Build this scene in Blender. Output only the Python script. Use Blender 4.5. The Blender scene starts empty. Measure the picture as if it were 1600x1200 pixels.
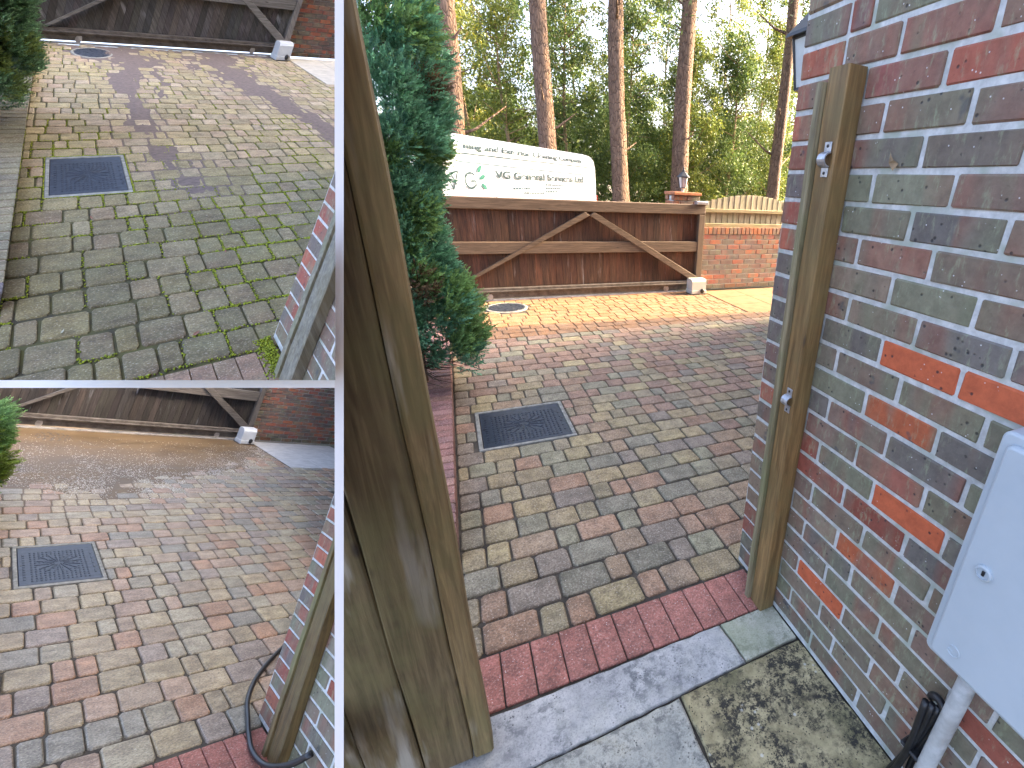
import bpy, bmesh, math, random
import numpy as np
from mathutils import Vector, Matrix, Euler

R_ = math.radians
SC = bpy.context.scene
COL = SC.collection
rng = random.Random(7)
nr = np.random.default_rng(7)

# ------------------------------------------------------------------ camera, sky, sun, exposure
H = 1.58
CAMPOS = Vector((0, 0, H))
FPX, PX, PY = 715.0, 1062.0, 600.0
RC = np.array([[0.9045417958787388, -0.4236705904979689, 0.04803509399979007],
               [-0.128183247963361, -0.3776447534664918, -0.9170351656947497],
               [0.4066610313885878, 0.8233393412963671, -0.3959029358613483]])   # world -> camera (x right, y down, z forward)
cd = bpy.data.cameras.new('camera')
cam = bpy.data.objects.new('camera', cd)
COL.objects.link(cam)
cd.sensor_width = 36
cd.sensor_fit = 'HORIZONTAL'
cd.lens = FPX / 1600 * 36
cd.shift_x = (800 - PX) / 1600
cd.clip_start, cd.clip_end = 0.02, 1000
_r, _d, _f = RC[0], RC[1], RC[2]
mw = Matrix(((_r[0], -_d[0], -_f[0], 0), (_r[1], -_d[1], -_f[1], 0), (_r[2], -_d[2], -_f[2], 0), (0, 0, 0, 1)))
cam.matrix_world = Matrix.Translation(CAMPOS) @ mw
SC.camera = cam

SUN_AZ, SUN_EL = R_(93.7), R_(27)
world = bpy.data.worlds.new('World')
SC.world = world
world.use_nodes = True
wn = world.node_tree
bg = wn.nodes['Background']
sky = wn.nodes.new('ShaderNodeTexSky')
sky.sky_type = 'NISHITA'
sky.sun_disc = False
sky.sun_elevation = SUN_EL
sky.sun_rotation = SUN_AZ
sky.dust_density = 7.0
sky.ozone_density = 0.0
sky.air_density = 0.55
wn.links.new(sky.outputs[0], bg.inputs[0])
bg.inputs[1].default_value = 0.15
sl = bpy.data.lights.new('sun', 'SUN')
sun = bpy.data.objects.new('sun', sl)
COL.objects.link(sun)
sl.energy = 2.0
sl.angle = R_(0.6)
sl.color = (1.0, 0.71, 0.38)
_sd = Vector((math.sin(SUN_AZ) * math.cos(SUN_EL), math.cos(SUN_AZ) * math.cos(SUN_EL), math.sin(SUN_EL)))
sun.rotation_euler = _sd.to_track_quat('Z', 'Y').to_euler()
sun.location = (12, 2, 12)
vs = SC.view_settings
vs.view_transform = 'Standard'
vs.look = 'None'
vs.exposure = 3.4
vs.gamma = 1.0
SC.cycles.max_bounces = 8
SC.cycles.use_denoising = True

# ------------------------------------------------------------------ frames: where each driveway stands
class Frame:
    """A driveway's own axes: x across, y away from the viewer, z up; L holds its layout proportions."""
    def __init__(s, Rw, L, C, k, planes):
        s.k = k
        s.R = Matrix(Rw)
        s.L = np.array(L) * k
        s.C = np.array(C) * k
        s.Rn = np.array(Rw)
        s.e = s.R.to_euler()
        s.planes = planes
    def w(s, p):
        p = np.atleast_2d(np.asarray(p, float))
        return (p @ s.L.T - s.C) @ s.Rn.T + np.array([0, 0, H])
    def wv(s, p):
        return Vector(s.w(p)[0])

def pln(a, b, c):               # side of a flat divider through the viewpoint
    n = RC.T @ np.array([a, b, c], float)
    return n / np.linalg.norm(n)
P_R = [pln(FPX, 0, -(536 - PX))]
P_T = [pln(-FPX, 0, 524 - PX), pln(0, -FPX, 594 - PY)]
P_B = [pln(-FPX, 0, 524 - PX), pln(0, FPX, -(606 - PY))]
I3 = [[1, 0, 0], [0, 1, 0], [0, 0, 1]]
MAIN = Frame(I3, I3, (0, 0, H), 1.0, P_R)
TOP = Frame([[0.9364876755578861, -0.3495578005438651, -0.028287410753252862], [0.32905823302726933, 0.9037290101208189, -0.27385133839916914], [0.12129102524572599, 0.2471501979464721, 0.9613559522101377]],
            [[0.657, 0, 0.455], [0, 1.5217, 0], [0, 0, 0.718]], (0.6498, -0.2896, 1.3070), 0.25, P_T)
BOT = Frame([[0.7949631699430479, -0.5028527555179536, 0.3393709838835702], [0.38654692487330344, 0.8510071209128967, 0.3554832696858401], [-0.46756286561819016, -0.15141329671975307, 0.870895504794555]],
            [[0.6783, 0, 0.055], [0, 1.4743, 0], [0, 0, 0.84]], (-0.3645, -0.7895, 1.80976), 0.55, P_B)

def pix(P):                     # used only to leave out what lies far outside the view and to rank sizes
    c = (np.atleast_2d(P) - np.array([0, 0, H])) @ RC.T
    z = np.maximum(c[:, 2], 1e-6)
    return np.stack([PX + FPX * c[:, 0] / z, PY + FPX * c[:, 1] / z, c[:, 2]], 1)

# ------------------------------------------------------------------ object helpers
ORIG = {}
def tag(o, label=None, cat=None, group=None, kind=None):
    if label: o['label'] = label
    if cat: o['category'] = cat
    if group: o['group'] = group
    if kind: o['kind'] = kind
    return o

def empty(name, S, o):
    e = bpy.data.objects.new(name, None)
    COL.objects.link(e)
    e.location = S.wv(o)
    e.rotation_euler = S.e
    e.empty_display_size = 0.1
    ORIG[e] = (np.array(o, float), S)
    return e

def pymesh(name, V, F, S, mat=None, smooth=False, cols=None):
    V = np.asarray(V, float) @ S.L.T
    me = bpy.data.meshes.new(name)
    me.from_pydata(V.tolist(), [], [list(map(int, f)) for f in F])
    if mat: me.materials.append(mat)
    if smooth: me.shade_smooth()
    if cols is not None:
        a = me.color_attributes.new('Col', 'FLOAT_COLOR', 'POINT')
        c = np.ones((len(V), 4)); c[:, :3] = cols
        a.data.foreach_set('color', c.ravel())
    me.update()
    return me

def npmesh(name, V, F, S, mat=None, cols=None, smooth=False):
    V = (np.asarray(V, float) @ S.L.T).astype(np.float32)
    F = np.asarray(F, np.int32)
    me = bpy.data.meshes.new(name)
    me.vertices.add(len(V)); me.vertices.foreach_set('co', V.ravel())
    me.loops.add(F.size); me.loops.foreach_set('vertex_index', F.ravel())
    me.polygons.add(len(F))
    me.polygons.foreach_set('loop_start', np.arange(0, F.size, F.shape[1], dtype=np.int32))
    me.polygons.foreach_set('loop_total', np.full(len(F), F.shape[1], np.int32))
    me.update(calc_edges=True)
    me.validate()
    if mat: me.materials.append(mat)
    if smooth: me.shade_smooth()
    if cols is not None:
        a = me.color_attributes.new('Col', 'FLOAT_COLOR', 'POINT')
        c = np.ones((len(V), 4), np.float32); c[:, :3] = cols
        a.data.foreach_set('color', c.ravel())
    return me

def cut(me, S, o):
    """Trim a mesh where it meets the dividers; None when nothing is left, the mesh itself when it is clear of them."""
    n = len(me.vertices)
    co = np.empty(n * 3, np.float32); me.vertices.foreach_get('co', co)
    W = (co.reshape(-1, 3) + S.L @ np.asarray(o, float) - S.C) @ S.Rn.T
    todo = []
    for pn in S.planes:
        d = W @ pn
        if d.max() <= 1e-5: return None
        if d.min() < -1e-5: todo.append(pn)
    if not todo: return me
    m2 = me.copy()
    bm = bmesh.new(); bm.from_mesh(m2)
    off = S.L @ np.asarray(o, float) - S.C
    for pn in todo:
        ln = S.Rn.T @ pn
        co_ = Vector((-off).tolist())
        g = bmesh.ops.bisect_plane(bm, geom=bm.verts[:] + bm.edges[:] + bm.faces[:], plane_co=co_, plane_no=Vector(ln.tolist()), clear_inner=True, dist=1e-6)
        ed = [x for x in g['geom_cut'] if isinstance(x, bmesh.types.BMEdge)]
        if ed: bmesh.ops.holes_fill(bm, edges=ed, sides=0)
    if not bm.faces:
        bm.free(); return None
    bm.to_mesh(m2); bm.free()
    return m2

def put(name, me, S, o, parent=None, color=None, trim=True):
    if trim:
        me = cut(me, S, o)
        if me is None: return None
    ob = bpy.data.objects.new(name, me)
    COL.objects.link(ob)
    ORIG[ob] = (np.array(o, float), S)
    if parent:
        ob.parent = parent
        ob.location = Vector((S.L @ (np.array(o, float) - ORIG[parent][0])).tolist())
    else:
        ob.location = S.wv(o)
        ob.rotation_euler = S.e
    if color is not None: ob.color = tuple(color) if len(color) == 4 else (*color, 1)
    return ob

# ------------------------------------------------------------------ shapes (in a frame's own units)
def box(sx, sy, sz, b=0.0, c=(0, 0, 0), jit=0.0):
    """Box with its 12 edges chamfered by b, centred at c."""
    h = np.array([sx, sy, sz]) / 2
    if b <= 0:
        V = [[h[0] * i, h[1] * j, h[2] * k] for i in (-1, 1) for j in (-1, 1) for k in (-1, 1)]
        F = [(0, 1, 3, 2), (4, 6, 7, 5), (0, 4, 5, 1), (2, 3, 7, 6), (0, 2, 6, 4), (1, 5, 7, 3)]
        return np.array(V) + c, F
    V, ix = [], {}
    for i in (-1, 1):
        for j in (-1, 1):
            for k in (-1, 1):
                s = np.array([i, j, k])
                for a in range(3):
                    p = s * (h - b); p[a] = s[a] * h[a]
                    ix[(i, j, k, a)] = len(V); V.append(p)
    F = []
    for a in range(3):
        u, v = (a + 1) % 3, (a + 2) % 3
        for s in (-1, 1):
            q = []
            for (x, y) in ((-1, -1), (1, -1), (1, 1), (-1, 1)):
                k = [0, 0, 0]; k[a] = s; k[u] = x; k[v] = y
                q.append(ix[(*k, a)])
            F.append(tuple(q if s > 0 else q[::-1]))
        for x in (-1, 1):
            for y in (-1, 1):
                k0 = [0, 0, 0]; k0[u] = x; k0[v] = y
                k1 = list(k0); k0[a] = -1; k1[a] = 1
                q = [ix[(*k0, u)], ix[(*k1, u)], ix[(*k1, v)], ix[(*k0, v)]]
                F.append(tuple(q if x * y > 0 else q[::-1]))
    for i in (-1, 1):
        for j in (-1, 1):
            for k in (-1, 1):
                q = [ix[(i, j, k, a)] for a in range(3)]
                F.append(tuple(q if i * j * k > 0 else q[::-1]))
    V = np.array(V)
    if jit: V = V + nr.uniform(-jit, jit, V.shape)
    return V + c, F

def merge(parts):
    V, F, n = [], [], 0
    for v, f in parts:
        V.append(np.asarray(v, float)); F += [tuple(i + n for i in q) for q in f]; n += len(v)
    return np.concatenate(V), F

def rotz(V, a, c=(0, 0, 0)):
    ca, sa = math.cos(a), math.sin(a)
    return (np.asarray(V) - c) @ np.array([[ca, sa, 0], [-sa, ca, 0], [0, 0, 1]]) + c

def tube(pts, rad, n=8, cap=True):
    pts = [np.array(p, float) for p in pts]
    if not hasattr(rad, '__len__'): rad = [rad] * len(pts)
    V, F = [], []
    up = None
    for i, p in enumerate(pts):
        t = pts[min(i + 1, len(pts) - 1)] - pts[max(i - 1, 0)]
        t /= np.linalg.norm(t) + 1e-12
        if up is None:
            up = np.array([0, 0, 1.]) if abs(t[2]) < .9 else np.array([1., 0, 0])
        u = np.cross(up, t); u /= np.linalg.norm(u) + 1e-12
        v = np.cross(t, u); up = v
        for k in range(n):
            a = 2 * math.pi * k / n
            V.append(p + rad[i] * (math.cos(a) * u + math.sin(a) * v))
    for i in range(len(pts) - 1):
        for k in range(n):
            a, b = i * n + k, i * n + (k + 1) % n
            F.append((a, b, b + n, a + n))
    if cap:
        F.append(tuple(range(n))[::-1]); F.append(tuple((len(pts) - 1) * n + k for k in range(n)))
    return np.array(V), F

def lathe(prof, n=24, c=(0, 0, 0)):
    V, F = [], []
    for r, z in prof:
        for k in range(n):
            a = 2 * math.pi * k / n
            V.append((c[0] + r * math.cos(a), c[1] + r * math.sin(a), c[2] + z))
    for i in range(len(prof) - 1):
        for k in range(n):
            a, b = i * n + k, i * n + (k + 1) % n
            F.append((a, b, b + n, a + n))
    F.append(tuple(range(n))[::-1]); F.append(tuple((len(prof) - 1) * n + k for k in range(n)))
    return np.array(V), F

def prism(poly, depth, axis='y', c=(0, 0, 0)):
    """Outline in (x, z) given thickness along y (or in (x, y) along z)."""
    n = len(poly)
    V = []
    for s in (0, depth):
        for (a, b) in poly:
            V.append((a, s, b) if axis == 'y' else (a, b, s) if axis == 'z' else (s, a, b))
    F = [tuple(range(n)), tuple(range(2 * n - 1, n - 1, -1))] + [(i, i + n, (i + 1) % n + n, (i + 1) % n) for i in range(n)]
    return np.array(V, float) + c, F

def fixn(me):
    bm = bmesh.new(); bm.from_mesh(me)
    bmesh.ops.recalc_face_normals(bm, faces=bm.faces[:])
    bm.to_mesh(me); bm.free()
    return me

def mk(name, shape, S, mat, o=(0, 0, 0), parent=None, color=None, smooth=False, cols=None, trim=True):
    me = fixn(pymesh(name, shape[0], shape[1], S, mat, smooth, cols))
    return put(name, me, S, o, parent, color, trim)

mk0 = mk

# ------------------------------------------------------------------ materials
class NT:
    def __init__(s, name):
        s.m = bpy.data.materials.new(name); s.m.use_nodes = True
        s.t = s.m.node_tree
        s.b = s.t.nodes['Principled BSDF']
    def n(s, typ, **kw):
        x = s.t.nodes.new('ShaderNode' + typ)
        for k, v in kw.items():
            if k in x.inputs.keys() if isinstance(k, str) else False: s.set(x.inputs[k], v)
            elif hasattr(x, k): setattr(x, k, v)
        return x
    def set(s, sock, v):
        if isinstance(v, bpy.types.NodeSocket): s.t.links.new(v, sock)
        elif isinstance(v, tuple) and len(v) == 3 and sock.type == 'RGBA': sock.default_value = (*v, 1)
        else: sock.default_value = v
    def coords(s, scale=(1, 1, 1), rnd=True, src='Object'):
        tc = s.n('TexCoord')
        mp = s.n('Mapping')
        s.t.links.new(tc.outputs[src], mp.inputs['Vector'])
        mp.inputs['Scale'].default_value = scale
        if rnd:
            oi = s.n('ObjectInfo')
            ml = s.n('VectorMath', operation='SCALE')
            ml.inputs[0].default_value = (37.1, 17.7, 23.3)
            s.t.links.new(oi.outputs['Random'], ml.inputs['Scale'])
            s.t.links.new(ml.outputs[0], mp.inputs['Location'])
        return mp.outputs[0]
    def noise(s, vec, scale, detail=4, rough=.6, dist=0.0, out='Fac'):
        x = s.n('TexNoise')
        s.t.links.new(vec, x.inputs['Vector'])
        x.inputs['Scale'].default_value = scale; x.inputs['Detail'].default_value = detail
        x.inputs['Roughness'].default_value = rough; x.inputs['Distortion'].default_value = dist
        return x.outputs[out]
    def vor(s, vec, scale, feature='F1', out='Distance'):
        x = s.n('TexVoronoi', feature=feature)
        s.t.links.new(vec, x.inputs['Vector']); x.inputs['Scale'].default_value = scale
        return x.outputs[out]
    def ramp(s, fac, stops, interp='LINEAR'):
        x = s.n('ValToRGB')
        cr = x.color_ramp; cr.interpolation = interp
        while len(cr.elements) < len(stops): cr.elements.new(.5)
        for e, (p, c) in zip(cr.elements, stops):
            e.position = p
            e.color = (*c, 1) if isinstance(c, tuple) else (c, c, c, 1)
        s.t.links.new(fac, x.inputs[0])
        return x.outputs[0]
    def mix(s, fac, a, b, mode='MIX'):
        x = s.n('Mix', data_type='RGBA', blend_type=mode)
        s.set(x.inputs[0], fac); s.set(x.inputs[6], a); s.set(x.inputs[7], b)
        return x.outputs[2]
    def math(s, op, a, b=0.0):
        x = s.n('Math', operation=op)
        s.set(x.inputs[0], a); s.set(x.inputs[1], b)
        return x.outputs[0]
    def bump(s, h, strength=.3, dist=.01):
        x = s.n('Bump'); x.inputs['Strength'].default_value = strength; x.inputs['Distance'].default_value = dist
        s.t.links.new(h, x.inputs['Height'])
        s.t.links.new(x.outputs[0], s.b.inputs['Normal'])
    def done(s, col, rough=.8, metal=0.0, spec=None):
        s.set(s.b.inputs['Base Color'], col); s.set(s.b.inputs['Roughness'], rough); s.set(s.b.inputs['Metallic'], metal)
        if spec is not None: s.b.inputs['Specular IOR Level'].default_value = spec
        return s.m
    def base(s, stuff):
        if stuff: return s.n('VertexColor', layer_name='Col').outputs['Color']
        return s.n('ObjectInfo').outputs['Color']

def m_paver(name, k, stuff, rough=.85, dirt=(.5, .45, .35), speck=.5, dirtamt=.35):
    q = NT(name)
    v = q.coords((1 / k,) * 3, not stuff)
    c = q.base(stuff)
    n1 = q.noise(v, 14, 5, .65)
    c = q.mix(q.ramp(n1, [(.38, 0.0), (.62, 1.0)]), q.mix(1, c, (.58, .57, .56), 'MULTIPLY'), c)
    n2 = q.noise(v, 5, 3, .6)
    c = q.mix(q.math('MULTIPLY', q.ramp(n2, [(.4, 0.0), (.75, 1.0)]), dirtamt), c, dirt)
    n3 = q.noise(v, 130, 2, .7)
    c = q.mix(q.math('MULTIPLY', q.ramp(n3, [(.34, 1.0), (.52, 0.0)]), .6), c, (.07, .06, .05))
    c = q.mix(q.math('MULTIPLY', q.ramp(n3, [(.56, 0.0), (.72, 1.0)]), .45), c, (.55, .5, .42))
    sp = q.vor(v, 105)
    sn = q.noise(v, 60, 1, .5)
    spk = q.math('MULTIPLY', q.ramp(sp, [(.10, 1.0), (.2, 0.0)]), q.ramp(sn, [(.55, 0.0), (.6, 1.0)]))
    c = q.mix(q.math('MULTIPLY', spk, speck), c, (.85, .82, .76))
    q.bump(q.math('ADD', q.math('MULTIPLY', n3, .6), n1), .55, .006 * k)
    return q.done(c, q.ramp(n1, [(.2, rough), (.8, max(.1, rough - .15))]))

def m_brick(name, k, stuff=False):
    q = NT(name)
    v = q.coords((1 / k,) * 3, not stuff)
    c = q.base(stuff)
    al = q.n('ObjectInfo').outputs['Alpha']
    # broad kiln bands and blotches running down the brick face
    vb = q.coords((1 / k, 1 / k, .25 / k), not stuff)
    band = q.noise(vb, 9, 2, .5)
    hue = q.ramp(q.noise(vb, 7, 1, .5), [(.36, (.19, .195, .125)), (.50, (.205, .165, .12)), (.66, (.27, .11, .075)), (.76, (.19, .145, .13))])
    c = q.mix(q.math('MULTIPLY', q.ramp(band, [(.44, 0.0), (.58, 1.0)]), q.math('MULTIPLY', al, .72)), c, hue)
    n1 = q.noise(v, 30, 6, .7)
    c = q.mix(q.ramp(n1, [(.3, .75), (.62, 0.0)]), c, q.mix(1, c, (.6, .58, .57), 'MULTIPLY'))
    gr = q.noise(q.coords((2 / k, 2 / k, .6 / k), not stuff), 24, 5, .75)
    c = q.mix(q.math('MULTIPLY', q.ramp(gr, [(.54, 0.0), (.70, 1.0)]), q.math('MULTIPLY', al, .6)), c, (.30, .34, .21))
    blt = q.noise(v, 11, 3, .6)
    c = q.mix(q.math('MULTIPLY', q.ramp(blt, [(.67, 0.0), (.72, 1.0)]), q.math('MULTIPLY', al, .6)), c, (.055, .06, .07))
    pits = q.vor(v, 46)
    pn = q.noise(v, 22, 1, .5)
    pit = q.math('MULTIPLY', q.ramp(pits, [(.12, 1.0), (.22, 0.0)]), q.ramp(pn, [(.52, 0.0), (.58, 1.0)]))
    c = q.mix(q.math('MULTIPLY', pit, .8), c, (.03, .028, .03))
    wsp = q.math('MULTIPLY', q.ramp(q.vor(v, 70), [(.08, 1.0), (.15, 0.0)]), q.ramp(q.noise(v, 33, 1, .5), [(.58, 0.0), (.62, 1.0)]))
    c = q.mix(q.math('MULTIPLY', wsp, .8), c, (.7, .7, .7))
    q.bump(q.math('SUBTRACT', n1, pit), .5, .005 * k)
    return q.done(c, .85)

def m_simple(name, c1, c2, scale, rough=.8, k=1.0, bump=.2, metal=0.0, stretch=(1, 1, 1), c3=None, rnd=False, detail=6, lo=.35, hi=.65, bd=.004):
    q = NT(name)
    v = q.coords(tuple(s / k for s in stretch), rnd)
    n1 = q.noise(v, scale, detail, .65)
    c = q.mix(q.ramp(n1, [(lo, 0.0), (hi, 1.0)]), c1, c2)
    if c3:
        n2 = q.noise(v, scale * .23, 3, .6)
        c = q.mix(q.ramp(n2, [(.5, 0.0), (.66, 1.0)]), c, c3)
    if bump: q.bump(n1, bump, bd * k)
    return q.done(c, rough, metal)

def m_wood(name, k, dark, light, algae=None, pale=None, use_obj=False, rough=.75, axis=2, grain=1.0, palamt=.5, plo=.6):
    q = NT(name)
    st = [11.0 * grain] * 3; st[axis] = .55 * grain
    v = q.coords(tuple(s / k for s in st), True)
    n1 = q.noise(v, 6, 8, .7, .4)
    ws = [1.0] * 3; ws[axis] = .07
    wv = q.noise(q.coords(tuple(s / k for s in ws), True), 42, 3, .55, 1.2)
    c = q.mix(q.ramp(n1, [(.32, 0.0), (.68, 1.0)]), dark, light)
    c = q.mix(q.math('MULTIPLY', q.ramp(wv, [(.45, 0.0), (.56, 1.0)]), .55), c, q.mix(1, c, (.5, .47, .42), 'MULTIPLY'))
    if use_obj: c = q.mix(1, c, q.n('ObjectInfo').outputs['Color'], 'MULTIPLY')
    if algae:
        na = q.noise(q.coords((1 / k,) * 3, True), 4.5, 4, .7)
        c = q.mix(q.math('MULTIPLY', q.ramp(na, [(.42, 0.0), (.65, 1.0)]), .55), c, algae)
    if pale:
        ps = [1.0] * 3; ps[axis] = .12
        npal = q.noise(q.coords(tuple(s / k for s in ps), True), 13, 4, .65)
        nq = q.noise(q.coords((1 / k,) * 3, True), 2.3, 2, .5)
        c = q.mix(q.math('MULTIPLY', q.math('MULTIPLY', q.ramp(npal, [(plo, 0.0), (plo + .12, 1.0)]), q.ramp(nq, [(.45, 0.0), (.6, 1.0)])), palamt), c, pale)
    kn = q.vor(q.coords(tuple((1 / k if i != axis else .35 / k) for i in range(3)), True), 9)
    c = q.mix(q.ramp(kn, [(.03, .85), (.09, 0.0)]), c, (.03, .02, .015))
    q.bump(q.math('ADD', n1, q.math('MULTIPLY', wv, .6)), .5, .004 * k)
    return q.done(c, rough)

def m_leaf(name, rough=.55, trans=.25):
    q = NT(name)
    c = q.n('VertexColor', layer_name='Col').outputs['Color']
    q.done(c, rough)
    q.b.inputs['Specular IOR Level'].default_value = .3
    tr = q.n('BsdfTranslucent'); q.t.links.new(c, tr.inputs['Color'])
    mx = q.n('MixShader'); mx.inputs[0].default_value = trans
    out = q.t.nodes['Material Output']
    q.t.links.new(q.b.outputs[0], mx.inputs[1]); q.t.links.new(tr.outputs[0], mx.inputs[2]); q.t.links.new(mx.outputs[0], out.inputs[0])
    return q.m

def m_flat(name, c, rough=.5, metal=0.0):
    q = NT(name)
    n = q.noise(q.coords(), 25, 3, .6)
    return q.done(q.mix(q.ramp(n, [(.3, 0.0), (.7, 1.0)]), c, tuple(x * .86 for x in c)), rough, metal)

M = {}
for S, nm in ((MAIN, 'main'), (TOP, 'mossy'), (BOT, 'wet')):
    k = S.k
    M[nm] = dict(
        paver=m_paver('paver_' + nm, k, False, *{'main': (.8, (.36, .30, .22), .75, .3), 'mossy': (.9, (.22, .22, .11), .35, .5), 'wet': (.5, (.42, .36, .27), .5, .25)}[nm]),
        paver_s=m_paver('paver_field_' + nm, k, True, *{'main': (.8, (.36, .30, .22), .4, .3), 'mossy': (.9, (.34, .32, .2), .2, .4), 'wet': (.5, (.42, .36, .27), .4, .25)}[nm]),
        bed=m_simple('joint_' + nm, *{'main': ((.032, .027, .021), (.09, .078, .06)), 'mossy': ((.035, .03, .018), (.08, .08, .02)), 'wet': ((.035, .03, .025), (.09, .08, .06))}[nm], 9, .95, k, .4, detail=5),
        red=m_paver('red_paver_' + nm, k, False, .75, (.46, .2, .15), .9, .3),
        brick=m_brick('brick_' + nm, k),
        mortar=m_simple('mortar_' + nm, (.42, .43, .42), (.62, .63, .62), 40, .95, k, .5, c3=(.36, .40, .34)),
        board=m_wood('gate_board_' + nm, k, *{'main': ((.035, .016, .008), (.15, .066, .034)), 'mossy': ((.05, .046, .043), (.14, .13, .12)), 'wet': ((.010, .008, .007), (.05, .042, .036))}[nm], None, {'main': (.4, .36, .33), 'mossy': (.42, .42, .43), 'wet': (.3, .31, .33)}[nm], True, .7, palamt=.55, plo=.60),
        rail=m_wood('gate_rail_' + nm, k, *{'main': ((.075, .05, .032), (.17, .115, .075)), 'mossy': ((.10, .095, .085), (.24, .225, .20)), 'wet': ((.05, .043, .037), (.15, .135, .12))}[nm], None, None, False, .7, 0),
        stile=m_wood('gate_stile_' + nm, k, *{'main': ((.08, .055, .035), (.18, .125, .08)), 'mossy': ((.12, .11, .10), (.26, .24, .215)), 'wet': ((.06, .053, .045), (.17, .15, .13))}[nm], None, None, False, .7, 2),
        post=m_wood('post_wood_' + nm, k, *{'main': ((.12, .065, .02), (.36, .22, .085)), 'mossy': ((.11, .10, .075), (.27, .26, .20)), 'wet': ((.055, .032, .01), (.20, .13, .045))}[nm], (.16, .13, .05), None, False, .6, 2),
        strip=m_wood('strip_wood_' + nm, k, *{'main': ((.16, .13, .075), (.34, .29, .17)), 'mossy': ((.14, .13, .10), (.30, .28, .22)), 'wet': ((.08, .055, .02), (.24, .17, .07))}[nm], (.17, .19, .08), None, False, .7, 2),
        steel=m_simple('channel_steel_' + nm, (.07, .06, .05), (.17, .15, .13), 12, .45, k, .1, .3),
        trackm=m_simple('track_steel_' + nm, (.35, .34, .33), (.6, .58, .56), 14, .35, k, .1, .6),
        plate=m_simple('cover_iron_' + nm, (.022, .03, .045), (.05, .062, .085), 30, *{'main': (.28,), 'mossy': (.6,), 'wet': (.45,)}[nm], k, .25, .15),
        rim=m_simple('cover_rim_' + nm, (.16, .16, .14), (.33, .33, .29), 25, .8, k, .3),
        motor=m_simple('motor_shell_' + nm, (.42, .42, .38) if nm == 'main' else (.5, .53, .54), (.5, .5, .45) if nm == 'main' else (.6, .63, .64), 8, .45, k, .05),
        foliage=m_leaf('juniper_leaf_' + nm),
        bark=m_simple('bark_' + nm, (.035, .022, .014), (.13, .085, .055), 30, .95, k, .6, stretch=(1, 1, .3)),
    )
BLACK = m_simple('black_rubber', (.006, .006, .007), (.02, .02, .022), 20, .35, bump=.1)
BLACKI = m_simple('black_iron', (.008, .008, .009), (.03, .03, .032), 20, .4, bump=.1)
WHITE_BOARD = m_simple('white_painted_board', (.90, .90, .89), (.94, .94, .93), 6, .6, bump=.05)
BOXW = m_simple('meter_box_plastic', (.42, .48, .52), (.46, .52, .56), 5, .38, bump=.03)
GALV = m_simple('galvanised_steel', (.34, .36, .40), (.58, .60, .64), 60, .35, bump=.1, metal=.7)
PIPE = m_simple('grey_conduit', (.36, .37, .36), (.52, .53, .52), 25, .55, bump=.1, c3=(.22, .2, .18))
GLASS = m_flat('lantern_glass', (.55, .57, .56), .15)
VANW = m_flat('van_paint', (.80, .81, .82), .25)
VANG = m_flat('van_window', (.02, .025, .03), .08)
TEAL = m_flat('teal_print', (.006, .042, .05), .5)
GREENP = m_flat('green_print', (.01, .16, .10), .5)
GREYP = m_flat('grey_print', (.03, .08, .10), .5)
TYRE = m_flat('tyre_rubber', (.015, .015, .015), .8)
SOIL = m_simple('woodland_soil', (.05, .04, .025), (.14, .10, .06), 3, .95, c3=(.06, .07, .03))
FENCEW = m_wood('fence_wood', 1.0, (.22, .19, .13), (.46, .41, .31), (.20, .21, .12), None, True, .8, 2)
FENCER = m_wood('fence_rail_wood', 1.0, (.2, .16, .09), (.42, .34, .19), (.20, .22, .09), None, False, .8, 0)
PINEB = None
def m_bark():
    q = NT('pine_bark')
    v = q.coords((1, 1, .3), True)
    w = q.vor(v, 16, 'DISTANCE_TO_EDGE')
    n = q.noise(v, 12, 6, .7)
    c = q.mix(q.ramp(n, [(.3, 0.0), (.7, 1.0)]), (.12, .075, .05), (.30, .20, .145))
    c = q.mix(q.ramp(w, [(.0, .8), (.09, 0.0)]), c, (.06, .04, .03))
    q.bump(q.math('ADD', q.ramp(w, [(0, 0.0), (.15, 1.0)]), q.math('MULTIPLY', n, .5)), .9, .03)
    return q.done(c, .95)
PINEB = m_bark()
TWIG = m_simple('twig_bark', (.16, .11, .06), (.34, .24, .14), 20, .9, bump=.2)
LEAF = m_leaf('tree_leaf', .45, .3)
SAND = m_simple('silt', (.105, .08, .07), (.175, .135, .12), 28, .95, TOP.k, .5, detail=8)

# ------------------------------------------------------------------ setting: ground sheet, dividers
def ground_sheet():
    xs = np.array([-300, -60, -20, -8, -4, -2, -1, 0, 1, 2, 4, 8, 14, 30, 80, 300.])
    ys = np.array([-80, -20, -6, 0, 1, 2, 4, 6.9, 9, 12, 16, 24, 40, 90, 200, 500.])
    V = [(x, y, -.06) for y in ys for x in xs]
    n = len(xs)
    F = [(j * n + i, j * n + i + 1, (j + 1) * n + i + 1, (j + 1) * n + i) for j in range(len(ys) - 1) for i in range(n - 1)]
    return np.array(V), F
g = mk('ground', ground_sheet(), MAIN, SOIL, (0, 0, 0))
tag(g, 'brown woodland ground spreading out behind the gate', kind='structure')

gl = mk('lower_ground', (ground_sheet()[0] - [0, 0, 1.3], ground_sheet()[1]), MAIN, SOIL, (0, 0, 0), trim=False)
tag(gl, 'lower bank of brown soil beneath the side driveways', kind='structure')

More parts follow.
